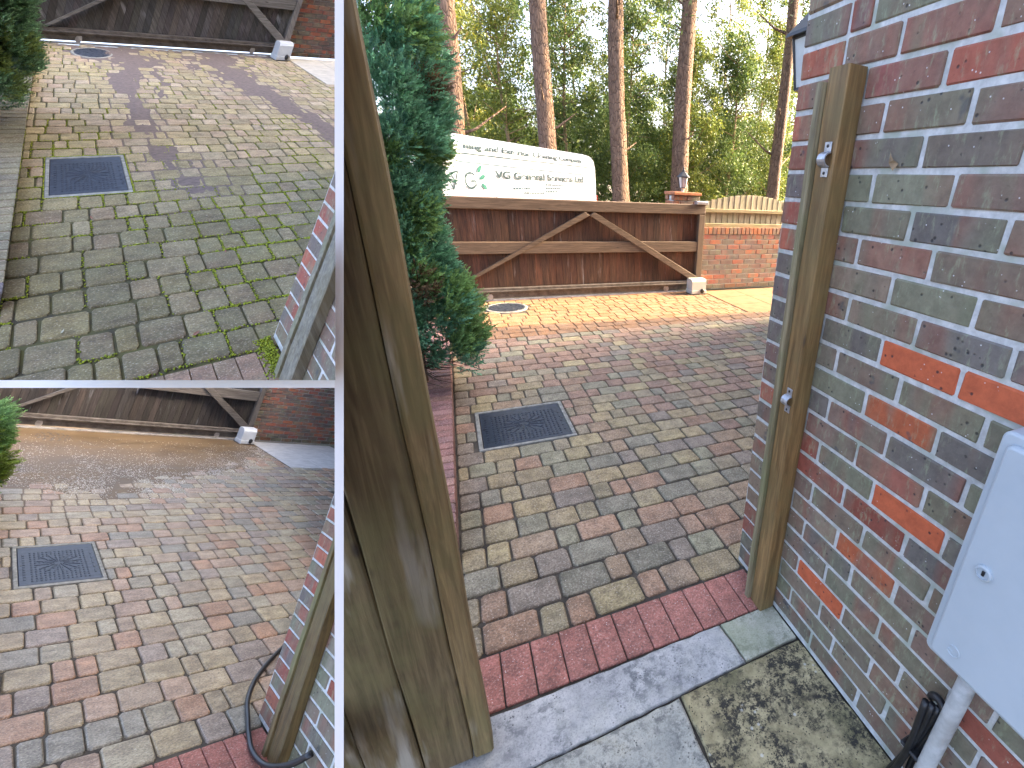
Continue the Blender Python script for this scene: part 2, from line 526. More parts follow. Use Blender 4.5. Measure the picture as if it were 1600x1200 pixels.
def divider(name, a0, a1, z0, z1, t0, label, vertical):
    """A real board of even thickness running away from the viewer between two driveways."""
    def P(px, py, z): return RC.T @ np.array([(px - PX) * z / FPX, (py - PY) * z / FPX, z]) + np.array([0, 0, H])
    if vertical: c = [P(530, a0, z0), P(530, a1, z0), P(530, a1, z1), P(530, a0, z1)]
    else: c = [P(a0, 600, z0), P(a1, 600, z0), P(a1, 600, z1), P(a0, 600, z1)]
    n = np.cross(c[1] - c[0], c[3] - c[0]); n /= np.linalg.norm(n)
    th = t0 / FPX * z0 / 2 * 1.0
    o = np.mean(c, 0)
    V = np.array([p - o + n * th for p in c] + [p - o - n * th for p in c])
    F = [(0, 1, 2, 3), (7, 6, 5, 4), (0, 4, 5, 1), (1, 5, 6, 2), (2, 6, 7, 3), (3, 7, 4, 0)]
    ob = mk(name, (V, F), MAIN, WHITE_BOARD, o, trim=False)
    tag(ob, label, 'board')
divider('divider_board', -160, 1360, .50, .9, 11.4, 'tall narrow white divider board between the side driveways and the timber gate leaf', True)
divider('divider_board', -160, 524, .50, .9, 12, 'short level white divider board between the mossy and the muddy driveway', False)

# ------------------------------------------------------------------ block paving
RINGK = (0.0, .012)
def paver_shape(lx, ly, h=.05):
    ch = .0115
    hx, hy = lx / 2, ly / 2
    def ring(inset, c, z, jit):
        a, b = hx - inset, hy - inset
        pts = [(-a + c, -b), (a - c, -b), (a, -b + c), (a, b - c), (a - c, b), (-a + c, b), (-a, b - c), (-a, -b + c)]
        return [(x + rng.uniform(-jit, jit), y + rng.uniform(-jit, jit), z) for x, y in pts]
    b0 = ring(0, ch, -h, 0)
    jx = [(rng.uniform(-.003, .003), rng.uniform(-.003, .003)) for _ in range(8)]
    def rj(r): return [(x + u, y + v, z) for (x, y, z), (u, v) in zip(r, jx)]
    m0 = rj(ring(0, ch, -.010, 0)); m1 = rj(ring(.0025, ch, -.003, .0006)); t0 = rj(ring(.008, ch + .002, 0, .001))
    V = b0 + m0 + m1 + t0
    F = [(r * 8 + i, r * 8 + (i + 1) % 8, (r + 1) * 8 + (i + 1) % 8, (r + 1) * 8 + i) for r in range(3) for i in range(8)]
    F.append(tuple(24 + i for i in range(8)))
    return np.array(V), F

PAL = {
    'main': [(.39, .30, .15), (.38, .26, .15), (.27, .25, .17), (.26, .21, .155), (.43, .345, .17), (.40, .235, .135), (.33, .27, .16), (.30, .28, .17), (.36, .295, .16)],
    'mossy': [(.35, .295, .145), (.42, .35, .18), (.42, .32, .21), (.44, .365, .245), (.33, .275, .155), (.39, .335, .17)],
    'wet': [(.42, .33, .19), (.41, .28, .185), (.28, .26, .20), (.31, .245, .19), (.44, .355, .20), (.42, .24, .135), (.37, .325, .215), (.40, .295, .19)],
}
MX = {'main': (-.024, .592), 'mossy': (.008, .558), 'wet': (.012, .562)}
def paving(S, nm, label):
    ma, mb_ = MX[nm][0] - .005, MX[nm][1] + .007
    pm = M[nm]
    root = empty('block_paving', S, (0, 0, 0))
    tag(root, label, kind='structure')
    c = .1435
    gap = .0105 if nm == 'mossy' else .0072
    rects = []
    y = 1.285
    row = 0
    xr = 4.9
    while y < 6.70:
        x = -.157 + .004
        x1 = min(3.62 if y > 5.25 else xr, .95 * y + .7)
        if row % 2: pass
        first = True
        while x < x1:
            l = rng.choice((.105, .15, .15, .21, .21))
            if first: l = rng.choice((.06, .105, .15)); first = False
            a, b = x, min(x + l, x1)
            x += l
            if b - a < .03: continue
            yc = y + c / 2
            segs = [(a, b)]
            if 2.72 - .03 < yc < 3.29:
                segs = [(max(a, mb_), b)] if b > mb_ and a > ma else [(a, min(b, ma))]
            for (a_, b_) in segs:
                if b_ - a_ < .02: continue
                xm = (a_ + b_) / 2
                if (xm - .52) ** 2 + (yc - 6.34) ** 2 < .31 ** 2: continue
                rects.append((a_, b_, y, y + c))
        y += c; row += 1
    items = []
    for (a, b, y0, y1) in rects:
        xm, ym = (a + b) / 2, (y0 + y1) / 2
        wob = .006 * math.sin(xm * 5.1 + ym * 3.3) + .004 * math.sin(xm * 11 + 2)
        W = S.w([(xm, ym, 0), (a, y0, 0), (b, y1, 0)])
        p = pix(W)
        if p[0, 2] < .05 or not (-130 < p[0, 0] < 1730 and -130 < p[0, 1] < 1330): continue
        if all(((W - [0, 0, H]) @ pn).max() < 0 for pn in S.planes[:1]): continue
        vis = all((W[0] - [0, 0, H]) @ pn > 0 for pn in S.planes)
        area = abs((p[2, 0] - p[1, 0]) * (p[2, 1] - p[1, 1])) * (1 if vis and -20 < p[0, 0] < 1620 and -20 < p[0, 1] < 1220 else .02)
        if nm == 'main' and xm > .76 * ym + .02: area *= .02
        items.append((area, a, b, y0, y1, wob))
    items.sort(key=lambda t: -t[0])
    cache = {}
    SV, SF, SCc, n = [], [], [], 0
    for i, (area, a, b, y0, y1, wob) in enumerate(items):
        l = round((b - a) / .005) * .005
        xm, ym = (a + b) / 2, (y0 + y1) / 2 + wob
        col = np.array(rng.choice(PAL[nm])) * rng.uniform(.82, 1.15)
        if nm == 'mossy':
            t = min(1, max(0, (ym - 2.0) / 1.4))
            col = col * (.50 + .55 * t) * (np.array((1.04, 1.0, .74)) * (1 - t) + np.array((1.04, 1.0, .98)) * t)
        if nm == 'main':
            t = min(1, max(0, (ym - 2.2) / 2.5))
            if ym > 5.0: col = np.array((.34, .165, .06)) * rng.uniform(.8, 1.1)  # orange of the sunlit strip put into the paver colour
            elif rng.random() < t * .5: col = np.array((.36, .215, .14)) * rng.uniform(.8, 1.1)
        z = rng.uniform(-.0025, .002) if nm != 'mossy' else rng.uniform(-.0035, .0035)
        if i < 300:
            key = (l, rng.randrange(3))
            if key not in cache:
                v, f = paver_shape(l - gap, .1435 - gap)
                cache[key] = fixn(pymesh('paver', v, f, S, pm['paver'], False))
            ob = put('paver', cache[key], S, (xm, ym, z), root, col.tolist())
        else:
            v, f = paver_shape(l - gap, .1435 - gap)
            # drop the hidden bottom ring to keep it light
            v = v[8:] + np.array([xm, ym, z]); f = [tuple(j - 8 for j in q) for q in f[8:]]
            SV.append(v); SF += [tuple(j + n for j in q) for q in f]; n += len(v)
            SCc.append(np.repeat(col[None], len(v), 0))
    if SV:
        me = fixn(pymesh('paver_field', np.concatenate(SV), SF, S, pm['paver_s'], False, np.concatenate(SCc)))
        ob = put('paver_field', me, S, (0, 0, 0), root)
        if ob: ob['kind'] = 'stuff'
    # jointing bed just under the paver tops
    nx, ny = 40, 52
    gx = np.linspace(-.16, 5.0, nx); gy = np.linspace(1.06, 6.72, ny)
    V = np.array([(x, yy, -.010) for yy in gy for x in gx])
    F = [(j * nx + i, j * nx + i + 1, (j + 1) * nx + i + 1, (j + 1) * nx + i) for j in range(ny - 1) for i in range(nx - 1)]
    b = mk('jointing_sand', (V, F), S, pm['bed'], (0, 0, 0), root)
    # soldier course of red blocks across the opening
    x = -.145
    while x < .99:
        v, f = box(.1, .205, .05, .0035, (0, 0, -.025), .0007)
        mk('red_paver', (v, f), S, pm['red'], (x + .052, 1.173, rng.uniform(-.001, .001)), root,
           (np.array((.47, .17, .125) if nm != 'mossy' else (.29, .205, .115)) * rng.uniform(.85, 1.15)).tolist())
        x += .1045
    return root, rects

pv_main, rects_main = paving(MAIN, 'main', 'clean multi coloured block paving running from the step to the sunlit gate')
pv_top, rects_top = paving(TOP, 'mossy', 'dirty olive block paving with moss in its joints')
pv_bot, rects_bot = paving(BOT, 'wet', 'washed pink and tan block paving half under muddy water')

# ------------------------------------------------------------------ shared street pieces
def noise2(x, y, s=0):
    return (math.sin(x * 3.1 + s) * math.cos(y * 2.7 - s * 1.3) + .6 * math.sin(x * 7.3 - y * 5.1 + s * 2) + .35 * math.sin(x * 15.7 + y * 12.9 + s)) / 1.95

def manhole(S, nm, label):
    pm = M[nm]
    (x0, x1), y0, y1 = MX[nm], 2.722, 3.288
    root = empty('manhole_cover', S, ((x0 + x1) / 2, (y0 + y1) / 2, 0))
    tag(root, label, 'manhole cover', 'square manhole covers')
    fw = .026
    parts = [box(x1 - x0, fw, .04, .003, ((x0 + x1) / 2, y0 + fw / 2, -.018)), box(x1 - x0, fw, .04, .003, ((x0 + x1) / 2, y1 - fw / 2, -.018)),
             box(fw, y1 - y0 - 2 * fw, .04, .003, (x0 + fw / 2, (y0 + y1) / 2, -.018)), box(fw, y1 - y0 - 2 * fw, .04, .003, (x1 - fw / 2, (y0 + y1) / 2, -.018))]
    o = ORIG[root][0]
    def rel(sh): return (np.asarray(sh[0]) - o, sh[1])
    mk('frame', rel(merge(parts)), S, pm['rim'], o, root)
    px0, px1, py0, py1 = x0 + fw + .004, x1 - fw - .004, y0 + fw + .004, y1 - fw - .004
    mk('plate', rel(box(px1 - px0, py1 - py0, .03, .003, ((px0 + px1) / 2, (py0 + py1) / 2, -.015))), S, pm['plate'], o, root)
    # raised tread: studs in rows, a fan of ribs from the middle, and a rib line inside each edge
    tr = []
    mx, my = (px0 + px1) / 2, (py0 + py1) / 2
    for i in range(17):
        for j in range(14):
            x, y = px0 + .075 + i * .0262, py0 + .04 + j * .0288
            if x > px1 - .05: continue
            a = math.atan2(y - my, x - mx)
            r = math.hypot(x - mx, y - my)
            if r < .13 and abs(((a / (math.pi / 8)) % 1) - .5) > .3: continue
            v, f = box(.013, .013, .005, .002, (0, 0, 0)); tr.append((rotz(v, .78 if (i + j) % 2 else 0) + [x, y, .0018], f))
    for q in range(16):
        a = q * math.pi / 8 + .1
        v, f = box(.11, .008, .005, .0015, (.085, 0, 0)); tr.append((rotz(v, a) + [mx, my, .0018], f))
    for q in range(11):          # row of small keys along the short sides
        y = py0 + .07 + q * .032
        tr.append(box(.016, .022, .004, .001, (px0 + .032, y, .0015)))
        if q % 2: tr.append(box(.012, .04, .004, .001, (px1 - .03, y, .0015)))
    ob = mk('tread', rel(merge(tr)), S, pm['plate'], o, root)
    if ob: ob['kind'] = 'stuff'
    for (x, y) in ((px0 + .018, my), (px1 - .018, my)):
        mk('keyhole', rel(lathe([(.009, .0), (.009, .0012)], 10, (x, y, 0))), S, BLACKI, o, root)
manhole(MAIN, 'main', 'wet dark blue manhole cover set in the clean paving beside the low planter')
manhole(TOP, 'mossy', 'dull slate manhole cover with moss round its rim in the mossy paving')
manhole(BOT, 'wet', 'studded wet manhole cover just short of the muddy puddle')

def round_cover(S, nm, label):
    pm = M[nm]
    root = empty('drain_cover', S, (.52, 6.34, 0))
    tag(root, label, 'drain cover', 'round drain covers by the gate')
    o = ORIG[root][0]
    mk('frame', lathe([(.27, -.03), (.27, .001), (.262, .004), (.24, .004), (.236, .0)], 32), S, pm['rim'], o, root, smooth=False)
    mk('lid', lathe([(.232, -.02), (.232, .001), (.228, .003)], 32), S, pm['plate'], o, root)
    tr = []
    for r in (.06, .11, .16, .2):
        n = int(r * 70)
        for i in range(n):
            a = 2 * math.pi * i / n
            v, f = box(.02, .03, .005, .001, (r, 0, .004)); tr.append((rotz(v, a), f))
    ob = mk('tread', merge(tr), S, pm['plate'], o, root)
    if ob: ob['kind'] = 'stuff'
round_cover(MAIN, 'main', 'round drain cover lying in the sunlit strip before the brown gate')
round_cover(TOP, 'mossy', 'round grey drain cover between silt patches below the grey gate')
round_cover(BOT, 'wet', 'round drain cover at the far edge of the muddy water')

def sliding_gate(S, nm, label):
    pm = M[nm]
    zs = 1.0 if nm == 'main' else 1.33
    def mk(name, shape, S_, mat, o_, parent=None, color=None):
        return mk0(name, (np.asarray(shape[0]) * [1, 1, zs], shape[1]), S_, mat, np.asarray(o_) * [1, 1, zs], parent, color)
    Y = 6.75
    x0, x1 = -.46, 3.62
    root = empty('sliding_gate', S, (x0, Y, 0))
    tag(root, label, 'gate', 'timber sliding gates')
    o = ORIG[root][0]
    def rel(sh): return (np.asarray(sh[0]) - o, sh[1])
    # vertical boards behind the frame
    n = 40
    w = (x1 - x0 - .1) / n
    for i in range(n):
        xa = x0 + .05 + i * w
        v, f = box(w - .0012, .02, 1.16, .0018, (0, 0, .58))
        t = rng.uniform(.55, 1.3)
        col = (t * rng.uniform(.92, 1.12), t, t * rng.uniform(.88, 1.05))
        mk('board', (v, f), S, pm['board'], (xa + w / 2, Y + .055 + rng.uniform(-.002, .002), .13), root, col)
    L = x1 - x0
    mk('backing', rel(box(L - .1, .012, 1.12, 0, ((x0 + x1) / 2, Y + .075, .71))), S, pm['board'], o, root, (.5, .5, .5))
    mk('top_rail', rel(box(L, .085, .145, .008, ((x0 + x1) / 2, Y + .02, 1.265))), S, pm['rail'], o, root)
    mk('middle_rail', rel(box(L - .22, .06, .155, .006, ((x0 + x1) / 2, Y + .012, .71))), S, pm['rail'], o, root)
    for x in (x0 + .055, x1 - .055):
        mk('stile', rel(box(.105, .075, 1.05, .006, (x, Y + .014, .665))), S, pm['stile'], o, root)
    for sg in (-1, 1):
        ax, az = 1.775 + sg * .05, 1.185
        bx, bz = (-.10, .10) if sg < 0 else (3.47, .2)
        d = np.array([bx - ax, 0, bz - az]); ln = np.linalg.norm(d); d /= ln
        v, f = box(ln + .04, .05, .125, .005)
        u = np.array([d[0], 0, d[2]]); nn = np.array([-d[2], 0, d[0]])
        v = v[:, [0]] * u + v[:, [1]] * np.array([0, 1, 0]) + v[:, [2]] * nn + np.array([(ax + bx) / 2, Y - .006, (az + bz) / 2])
        # trimmed level at head and foot
        v[:, 2] = np.clip(v[:, 2], .175, 1.19)
        mk('brace', rel((v, f)), S, pm['rail'], o, root)
    mk('bottom_rail', rel(merge([box(L, .06, .05, .006, ((x0 + x1) / 2, Y + .01, .152)), box(L, .04, .03, .003, ((x0 + x1) / 2, Y + .005, .112))])), S, pm['steel'], o, root)
    mk('drive_rack', rel(merge([box(L, .05, .014, .002, ((x0 + x1) / 2, Y - .02, .134)), box(L, .02, .06, .002, ((x0 + x1) / 2, Y + .012, .066))])), S, pm['steel'], o, root)
    for x in (.35, 3.0):
        v, f = lathe([(.045, -.015), (.045, -.008), (.036, -.006), (.036, .006), (.045, .008), (.045, .015)], 20)
        v = v[:, [0, 2, 1]] + [x, Y + .012, .06]
        mk('wheel', rel((v, f)), S, pm['trackm'], o, root)
    # end catch at the head of the right stile
    mk('catch', rel(box(.2, .1, .05, .008, (x1 - .08, Y - .01, 1.362))), S, GALV, o, root)
    tr = mk('gate_track', merge([box(L + .2, .05, .012, .002, (0, 0, .006)), box(L + .2, .014, .02, .003, (0, 0, .012))]), S, pm['trackm'], ((x0 + x1) / 2 - .1, Y - .0, 0))
    if tr: tag(tr, label.split(' gate')[0] + ' gate runs on this steel ground track', 'track', 'ground tracks of the sliding gates')
sliding_gate(MAIN, 'main', 'brown sliding gate with pale frame closing the clean driveway below the van')
sliding_gate(TOP, 'mossy', 'weathered grey sliding gate at the head of the mossy driveway')
sliding_gate(BOT, 'wet', 'nearly black wet sliding gate behind the muddy water')

def gate_motor(S, nm, label):
    pm = M[nm]
    zs = 1.0 if nm == 'main' else 1.33
    def mk(name, shape, S_, mat, o_, parent=None, color=None):
        return mk0(name, (np.asarray(shape[0]) * [1, 1, zs], shape[1]), S_, mat, o_, parent, color)
    o = np.array((3.455, 6.58, 0))
    root = empty('gate_motor', S, o)
    tag(root, label, 'gate motor', 'pale gate motors')
    # hood: sloping front, rounded shoulders
    prof = [(-.085, .065), (-.105, .07), (-.10, .2), (-.085, .228), (-.05, .24), (.06, .24), (.085, .225), (.095, .2), (.095, .065)]
    v, f = prism([(a, b) for a, b in prof], .25, 'x', (-.125, 0, 0))
    me = fixn(pymesh('hood', v * [1, 1, zs], f, S, pm['motor']))
    put('hood', me, S, o, root)
    mk('base', box(.27, .215, .06, .008, (0, -.003, .036)), S, pm['motor'], o, root)
    mk('foot_plate', box(.29, .22, .008, .001, (0, 0, .004)), S, BLACKI, o, root)
    v, f = lathe([(.036, 0), (.036, .012), (.026, .018), (.012, .02)], 18)
    v = v[:, [0, 2, 1]] * [1, -1, 1] + [.055, -.108, .055]
    mk('release_knob', (v, f), S, BLACK, o, root)
gate_motor(MAIN, 'main', 'small pale gate motor in sunlight at the foot of the brown gate')
gate_motor(TOP, 'mossy', 'white gate motor standing at the right foot of the weathered grey gate')
gate_motor(BOT, 'wet', 'white gate motor beside the muddy water and the black gate')

BRC = [(.225, .17, .12), (.225, .15, .115), (.20, .175, .13), (.205, .18, .12), (.16, .14, .12), (.25, .15, .105), (.19, .185, .125), (.18, .155, .125), (.22, .175, .13), (.145, .13, .115)]
def boundary_wall(S, nm, label, xe, fence):
    pm = M[nm]
    Y = 6.82
    x0 = 3.66
    root = empty('garden_wall', S, (x0, Y, 0))
    tag(root, label, 'wall', 'low brick walls beside the gates')
    o = ORIG[root][0]
    def rel(sh): return (np.asarray(sh[0]) - o, sh[1])
    z = .0; r = 0
    nb = 0
    while z < (.83 if fence else 1.5):
        x = x0 - (.116 if r % 2 else 0)
        while x < xe:
            a, b = max(x, x0), min(x + .232, xe)
            x += .232
            if b - a < .03: continue
            c = np.array(rng.choice(((.32, .10, .06), (.27, .085, .06), (.16, .10, .085), (.2, .11, .085), (.36, .12, .06), (.14, .115, .095), (.13, .10, .09)))) * rng.uniform(.85, 1.15)
            if z < .05: c = c * .6 + np.array((.02, .03, .01))
            v, f = box(b - a - .012, .1, .068, .004)
            mk('brick', (v, f), S, pm['brick'], ((a + b) / 2, Y + .05 + rng.uniform(-.002, .002), z + .0405), root, c.tolist())
        z += .081; r += 1
    x = x0
    while x < xe:                # brick-on-edge capping
        v, f = box(.066, .215, .105, .004)
        c = np.array(rng.choice(((.40, .13, .05), (.36, .13, .06), (.27, .12, .08)))) * rng.uniform(.85, 1.1)
        mk('capping_brick', (v, f), S, pm['brick'], (x + .04, Y + .1, z + .055), root, c.tolist())
        x += .0785
    mk('mortar_core', rel(box(xe - x0, .19, z + .1, 0, ((x0 + xe) / 2, Y + .105, (z + .1) / 2))), S, pm['mortar'], o, root)
    if fence:
        fr = empty('fence_panel', S, (x0 + .05, Y + .1, z + .1))
        tag(fr, 'short timber fence panel with an arched top on the low brick wall', 'fence')
        fo = ORIG[fr][0]
        zb = fo[2]
        n = 16
        xw = 1.75 / n
        for i in range(n):
            xa = x0 + .05 + i * xw
            xm = xa + xw / 2
            t = (xm - x0 - .05) / 1.75
            top = 1.38 + .12 * math.sin(math.pi * t)
            v, f = box(xw - .003, .014, top - zb, .002, (0, 0, (top - zb) / 2))
            v = rotz(v, .06)
            s = rng.uniform(.8, 1.15)
            mk('slat', (v, f), S, FENCEW, (xm, Y + .12, zb), fr, (s, s, s * .97))
        for zz, hh in ((zb + .035, .06), (1.25, .055)):
            v, f = box(1.78, .05, hh, .006, (.88, -.02, zz - zb))
            mk('rail', (v, f), S, FENCER, (x0 + .05, Y + .1, zb), fr)
boundary_wall(MAIN, 'main', 'low red brick wall in sunlight between the brown gate and the house corner', 6.0, True)
boundary_wall(TOP, 'mossy', 'low brick wall to the right of the weathered grey gate', 5.3, False)
boundary_wall(BOT, 'wet', 'tall patch of brick wall beside the nearly black gate', 5.9, False)

def apron(S, nm, label, col):
    root = empty('concrete_apron', S, (3.64, 5.27, 0))
    tag(root, label, kind='structure')
    m = m_simple('apron_concrete_' + nm, *col, 7, .9, S.k, .3)
    o = ORIG[root][0]
    for j in range(3):
        for i in range(3):
            v, f = box(.595, .475, .05, .004, (.3 + i * .6, .24 + j * .48, -.026), .001)
            mk('slab', (v, f), S, m, o, root)
    mk('bedding', box(1.9, 1.5, .03, 0, (.9, .72, -.03)), S, M[nm]['bed'], o, root)
apron(MAIN, 'main', 'plain slabs beyond the paving at the foot of the low red wall', ((.17, .095, .04), (.26, .15, .07)))  # warm sunlight tone painted into these slabs
apron(TOP, 'mossy', 'grey slabs beside the mossy paving near the motor', ((.36, .34, .29), (.5, .47, .40)))
apron(BOT, 'wet', 'wet grey slabs beyond the muddy water near the motor', ((.36, .36, .35), (.5, .5, .48)))

def planter(S, nm, label):
    pm = M[nm]
    root = empty('planter_edge', S, (-.26, 3.0, 0))
    tag(root, label, 'planter', 'low brick planters along the paving')
    o = ORIG[root][0]
    y = 1.79
    h = .10
    while y < 6.6:
        c = np.array(rng.choice({'main': ((.36, .17, .13), (.33, .15, .12), (.30, .16, .14), (.38, .2, .15), (.27, .13, .12)),
                                 'mossy': ((.22, .185, .105), (.25, .205, .115), (.2, .175, .11)), 'wet': ((.3, .2, .15), (.33, .2, .15))}[nm])) * rng.uniform(.85, 1.1)
        if y < 1.86: c = np.array((.16, .13, .16))
        v, f = box(.215, .071, h, .004)
        mk('coping_brick', (v, f), S, pm['red'] if nm != 'mossy' else pm['paver'], (-.157 - .108, y + .038, h / 2 + rng.uniform(-.001, .001)), root, c.tolist())
        y += .0785
    mk('mortar_core', box(.2, 6.6 - 1.8, h - .006, 0, (-.157 - .108 + .26, (6.6 + 1.8) / 2 - 3.0, (h - .006) / 2)), S, m_simple('planter_mortar_' + nm, (.30, .22, .17), (.42, .33, .26), 20, .95, S.k, .4), o, root)
    v, f = box(1.3, 4.8, .07, 0, (-.157 - .215 - .65 + .26, 4.2 - 3.0, .035))
    mk('soil', (v, f), S, SOIL, o, root)
planter(MAIN, 'main', 'low red brick planter edge between the timber gate leaf and the clean paving')
planter(TOP, 'mossy', 'low olive stained planter edge under the juniper by the mossy paving')
planter(BOT, 'wet', 'low planter edge under the sprig of juniper by the muddy water')

# ------------------------------------------------------------------ house wall at the right of the opening, and its copies in the side driveways
def wall_end(S, nm, name, label, ylo, ztop, special):
    pm = M[nm]
    X = 1.006
    root = empty(name, S, (X, 1.2, 0))
    tag(root, label, 'house' if name == 'house' else 'wall', None if name == 'house' else 'brick wall ends with a timber post')
    o = ORIG[root][0]
    cache = {}
    k = 0
    while .02 + k * .081 < ztop:
        z0 = .02 + k * .081
        e = (.141 if k % 2 == 0 else .033) + (.0, .012, -.012, .006)[k % 4]
        ed = [e + .232 * i for i in range(-12, 12)]
        ed = [y for y in ed if ylo < y < 1.10]
        spans = [(ylo, ed[0])] + list(zip(ed, ed[1:])) + [(ed[-1], 1.150), (1.150, 1.335)]
        for (a, b) in spans:
            if b - a < .03: continue
            ym, zm = (a + b) / 2, z0 + .0405
            col = np.array(rng.choice(BRC)) * rng.uniform(.9, 1.3)
            r = rng.random()
            if r < .10: col = np.array((.30, .085, .055)) * rng.uniform(.8, 1.1)
            elif r < .125: col = np.array((.45, .12, .05))
            if b > 1.2:          # the return end shows mixed reds
                col = np.array(rng.choice(((.40, .12, .07), (.34, .09, .06), (.17, .14, .12), (.30, .12, .08), (.17, .14, .125), (.24, .17, .115)))) * rng.uniform(.9, 1.15)
            for (sy, sz, sc) in special:
                if a < sy < b and z0 < sz < z0 + .081: col = np.array((*sc, 0.0)) if sc[0] > .45 else np.array(sc)
            if zm < .42 and len(col) == 3:        # green grime low on the wall
                t = 1 - zm / .42; col = col * (1 - .45 * t) + np.array((.05, .058, .03)) * t * .6
            zj = rng.uniform(-.001, .001)
            v, f = box(.1, b - a - .0125, .0675, .0035, (.05, 0, 0), .0016)
            me = fixn(pymesh('brick', v, f, S, pm['brick']))
            put('brick', me, S, (X + rng.uniform(-.002, .0015), ym, zm + zj), root, col.tolist())
        k += 1
    zt = .02 + k * .081
    mk('mortar_core', box(.095, 1.332 - ylo, zt, 0, (.0475 + .0045, (1.332 + ylo) / 2 - 1.2, zt / 2)), S, pm['mortar'], o, root)
    return root, zt
ORANGE = (.54, .125, .05)
RUST = (.5, .12, .055)
house, hz = wall_end(MAIN, 'main', 'house', 'tall house wall of mottled grey, purple and orange bricks beside the opening', -.25, 2.75,
    [(.72, 1.2, ORANGE), (.48, 1.2, ORANGE), (.61, .80, ORANGE), (.87, .31, ORANGE), (.78, 1.44, (.30, .17, .12)), (.84, 1.84, (.30, .1, .08)), (.75, 1.84, (.36, .11, .07)), (.95, 1.9, (.33, .12, .09)),
     (.3, 1.2, (.2, .13, .12)), (.7, 1.7, (.17, .14, .11)), (.82, .87, (.36, .13, .09))])
wall_end(TOP, 'mossy', 'wall_end', 'brick wall end with grey weathered post beside the mossy paving', .62, 1.2, [])
wall_end(BOT, 'wet', 'wall_end', 'brick wall end with wet brown post beside the washed paving', .5, 1.45, [])

# to the right, unseen: rest of the house, plus a wing added for shade
HW = m_simple('house_render_brick', (.2, .1, .07), (.3, .15, .1), 14, .9, bump=.3)
ROOFM = m_simple('roof_tile', (.12, .06, .045), (.2, .1, .07), 10, .9, bump=.3)
ho = ORIG[house][0]
def relh(sh): return (np.asarray(sh[0]) - ho, sh[1])
mk('main_block', relh(box(5.4, 6.6, 6.0, .01, (1.115 + 2.7, -2.0, 3.0))), MAIN, HW, ho, house)
mk('shading_wing', relh(box(4.5, 3.58, 5.6, .01, (4.35 + 2.25, 1.32 + 1.79, 2.8))), MAIN, HW, ho, house)  # added unseen wing, its far end sets the shadow edge on the drive
for (xa, xb, ya, yb, z) in ((.98, 6.7, -5.4, 1.318, 6.0), (4.3, 9.0, 1.32, 4.93, 5.6)):
    xm = (xa + xb) / 2
    v, f = prism([(xa, z), (xb, z), (xm, z + 1.6)], yb - ya, 'y', (0, ya, 0))
    rf = mk('roof', relh((v, f)), MAIN, ROOFM, ho, house)

# ------------------------------------------------------------------ timber posts on the wall
def wall_post(S, nm, label, top, latches):
    pm = M[nm]
    o = np.array((.97, 1.09, 0))
    root = empty('gate_post', S, o)
    tag(root, label, 'post', 'timber posts fixed to the brick wall')
    def rel(sh): return (np.asarray(sh[0]) - o, sh[1])
    def stick(x0, x1, y0, y1, z1, b):
        # several rings so the edges wander a little
        n = 14
        prof = [(x0 + b, y0), (x1, y0), (x1, y1), (x0 + b, y1), (x0, y1 - b), (x0, y0 + b)]
        V, F = [], []
        for i in range(n + 1):
            z = z1 * i / n
            for (x, y) in prof:
                V.append((x + (.0012 * math.sin(i * 1.7 + y * 40) if x < x1 else 0), y + .001 * math.sin(i * 2.3 + x * 90), z))
        for i in range(n):
            for j in range(6):
                F.append((i * 6 + j, i * 6 + (j + 1) % 6, (i + 1) * 6 + (j + 1) % 6, (i + 1) * 6 + j))
        F += [tuple(range(6)), tuple(n * 6 + j for j in range(6))]
        return np.array(V, float), F
    mk('post', rel(stick(.94, 1.003, 1.052, 1.124, top, .004)), S, pm['post'], o, root)
    mk('stop_strip', rel(stick(.927, 1.003, 1.1265, 1.152, top - .03, .003)), S, pm['strip'], o, root)
    for z in latches:
        kp = []
        # flat fixing tabs and a half round keeper between them, on the post's inner face
        for dz in (.031, -.031):
            kp.append(box(.003, .026, .024, .001, (.9385, 1.079, z + dz)))
        pts = [(math.cos(a), math.sin(a)) for a in np.linspace(0, math.pi, 9)]
        outer = [(.9385 - .021 * s, z + .019 * c) for c, s in pts]
        inner = [(.9385 - .0175 * s, z + .0155 * c) for c, s in pts]
        V, F = [], []
        for y in (1.064, 1.094):
            for (x, zz) in outer + inner: V.append((x, y, zz))
        m = 9
        for i in range(m - 1):
            F.append((i, i + 1, 2 * m + i + 1, 2 * m + i)); F.append((m + i, 3 * m + i, 3 * m + i + 1, m + i + 1))
            F.append((i, m + i, m + i + 1, i + 1)); F.append((2 * m + i, 2 * m + i + 1, 3 * m + i + 1, 3 * m + i))
        kp.append((np.array(V), F))
        kob = mk('latch_keep', rel(merge(kp)), S, GALV, o, root)
        if kob:
            for dz in (.033, -.033):
                v, f = lathe([(.0045, 0), (.004, .0015), (.002, .002)], 8)
                v = v[:, [2, 1, 0]] * [-1, 1, 1] + [.937, 1.079, z + dz]
                mk('screw', rel((v, f)), S, BLACKI, o, kob)
wall_post(MAIN, 'main', 'brown timber post with two steel latch keeps on the house wall', 1.88, (1.665, .945))
wall_post(TOP, 'mossy', 'weathered grey green timber post on the wall end by the mossy paving', 1.2, ())
wall_post(BOT, 'wet', 'dark wet timber post on the wall end by the washed paving', 1.4, ())

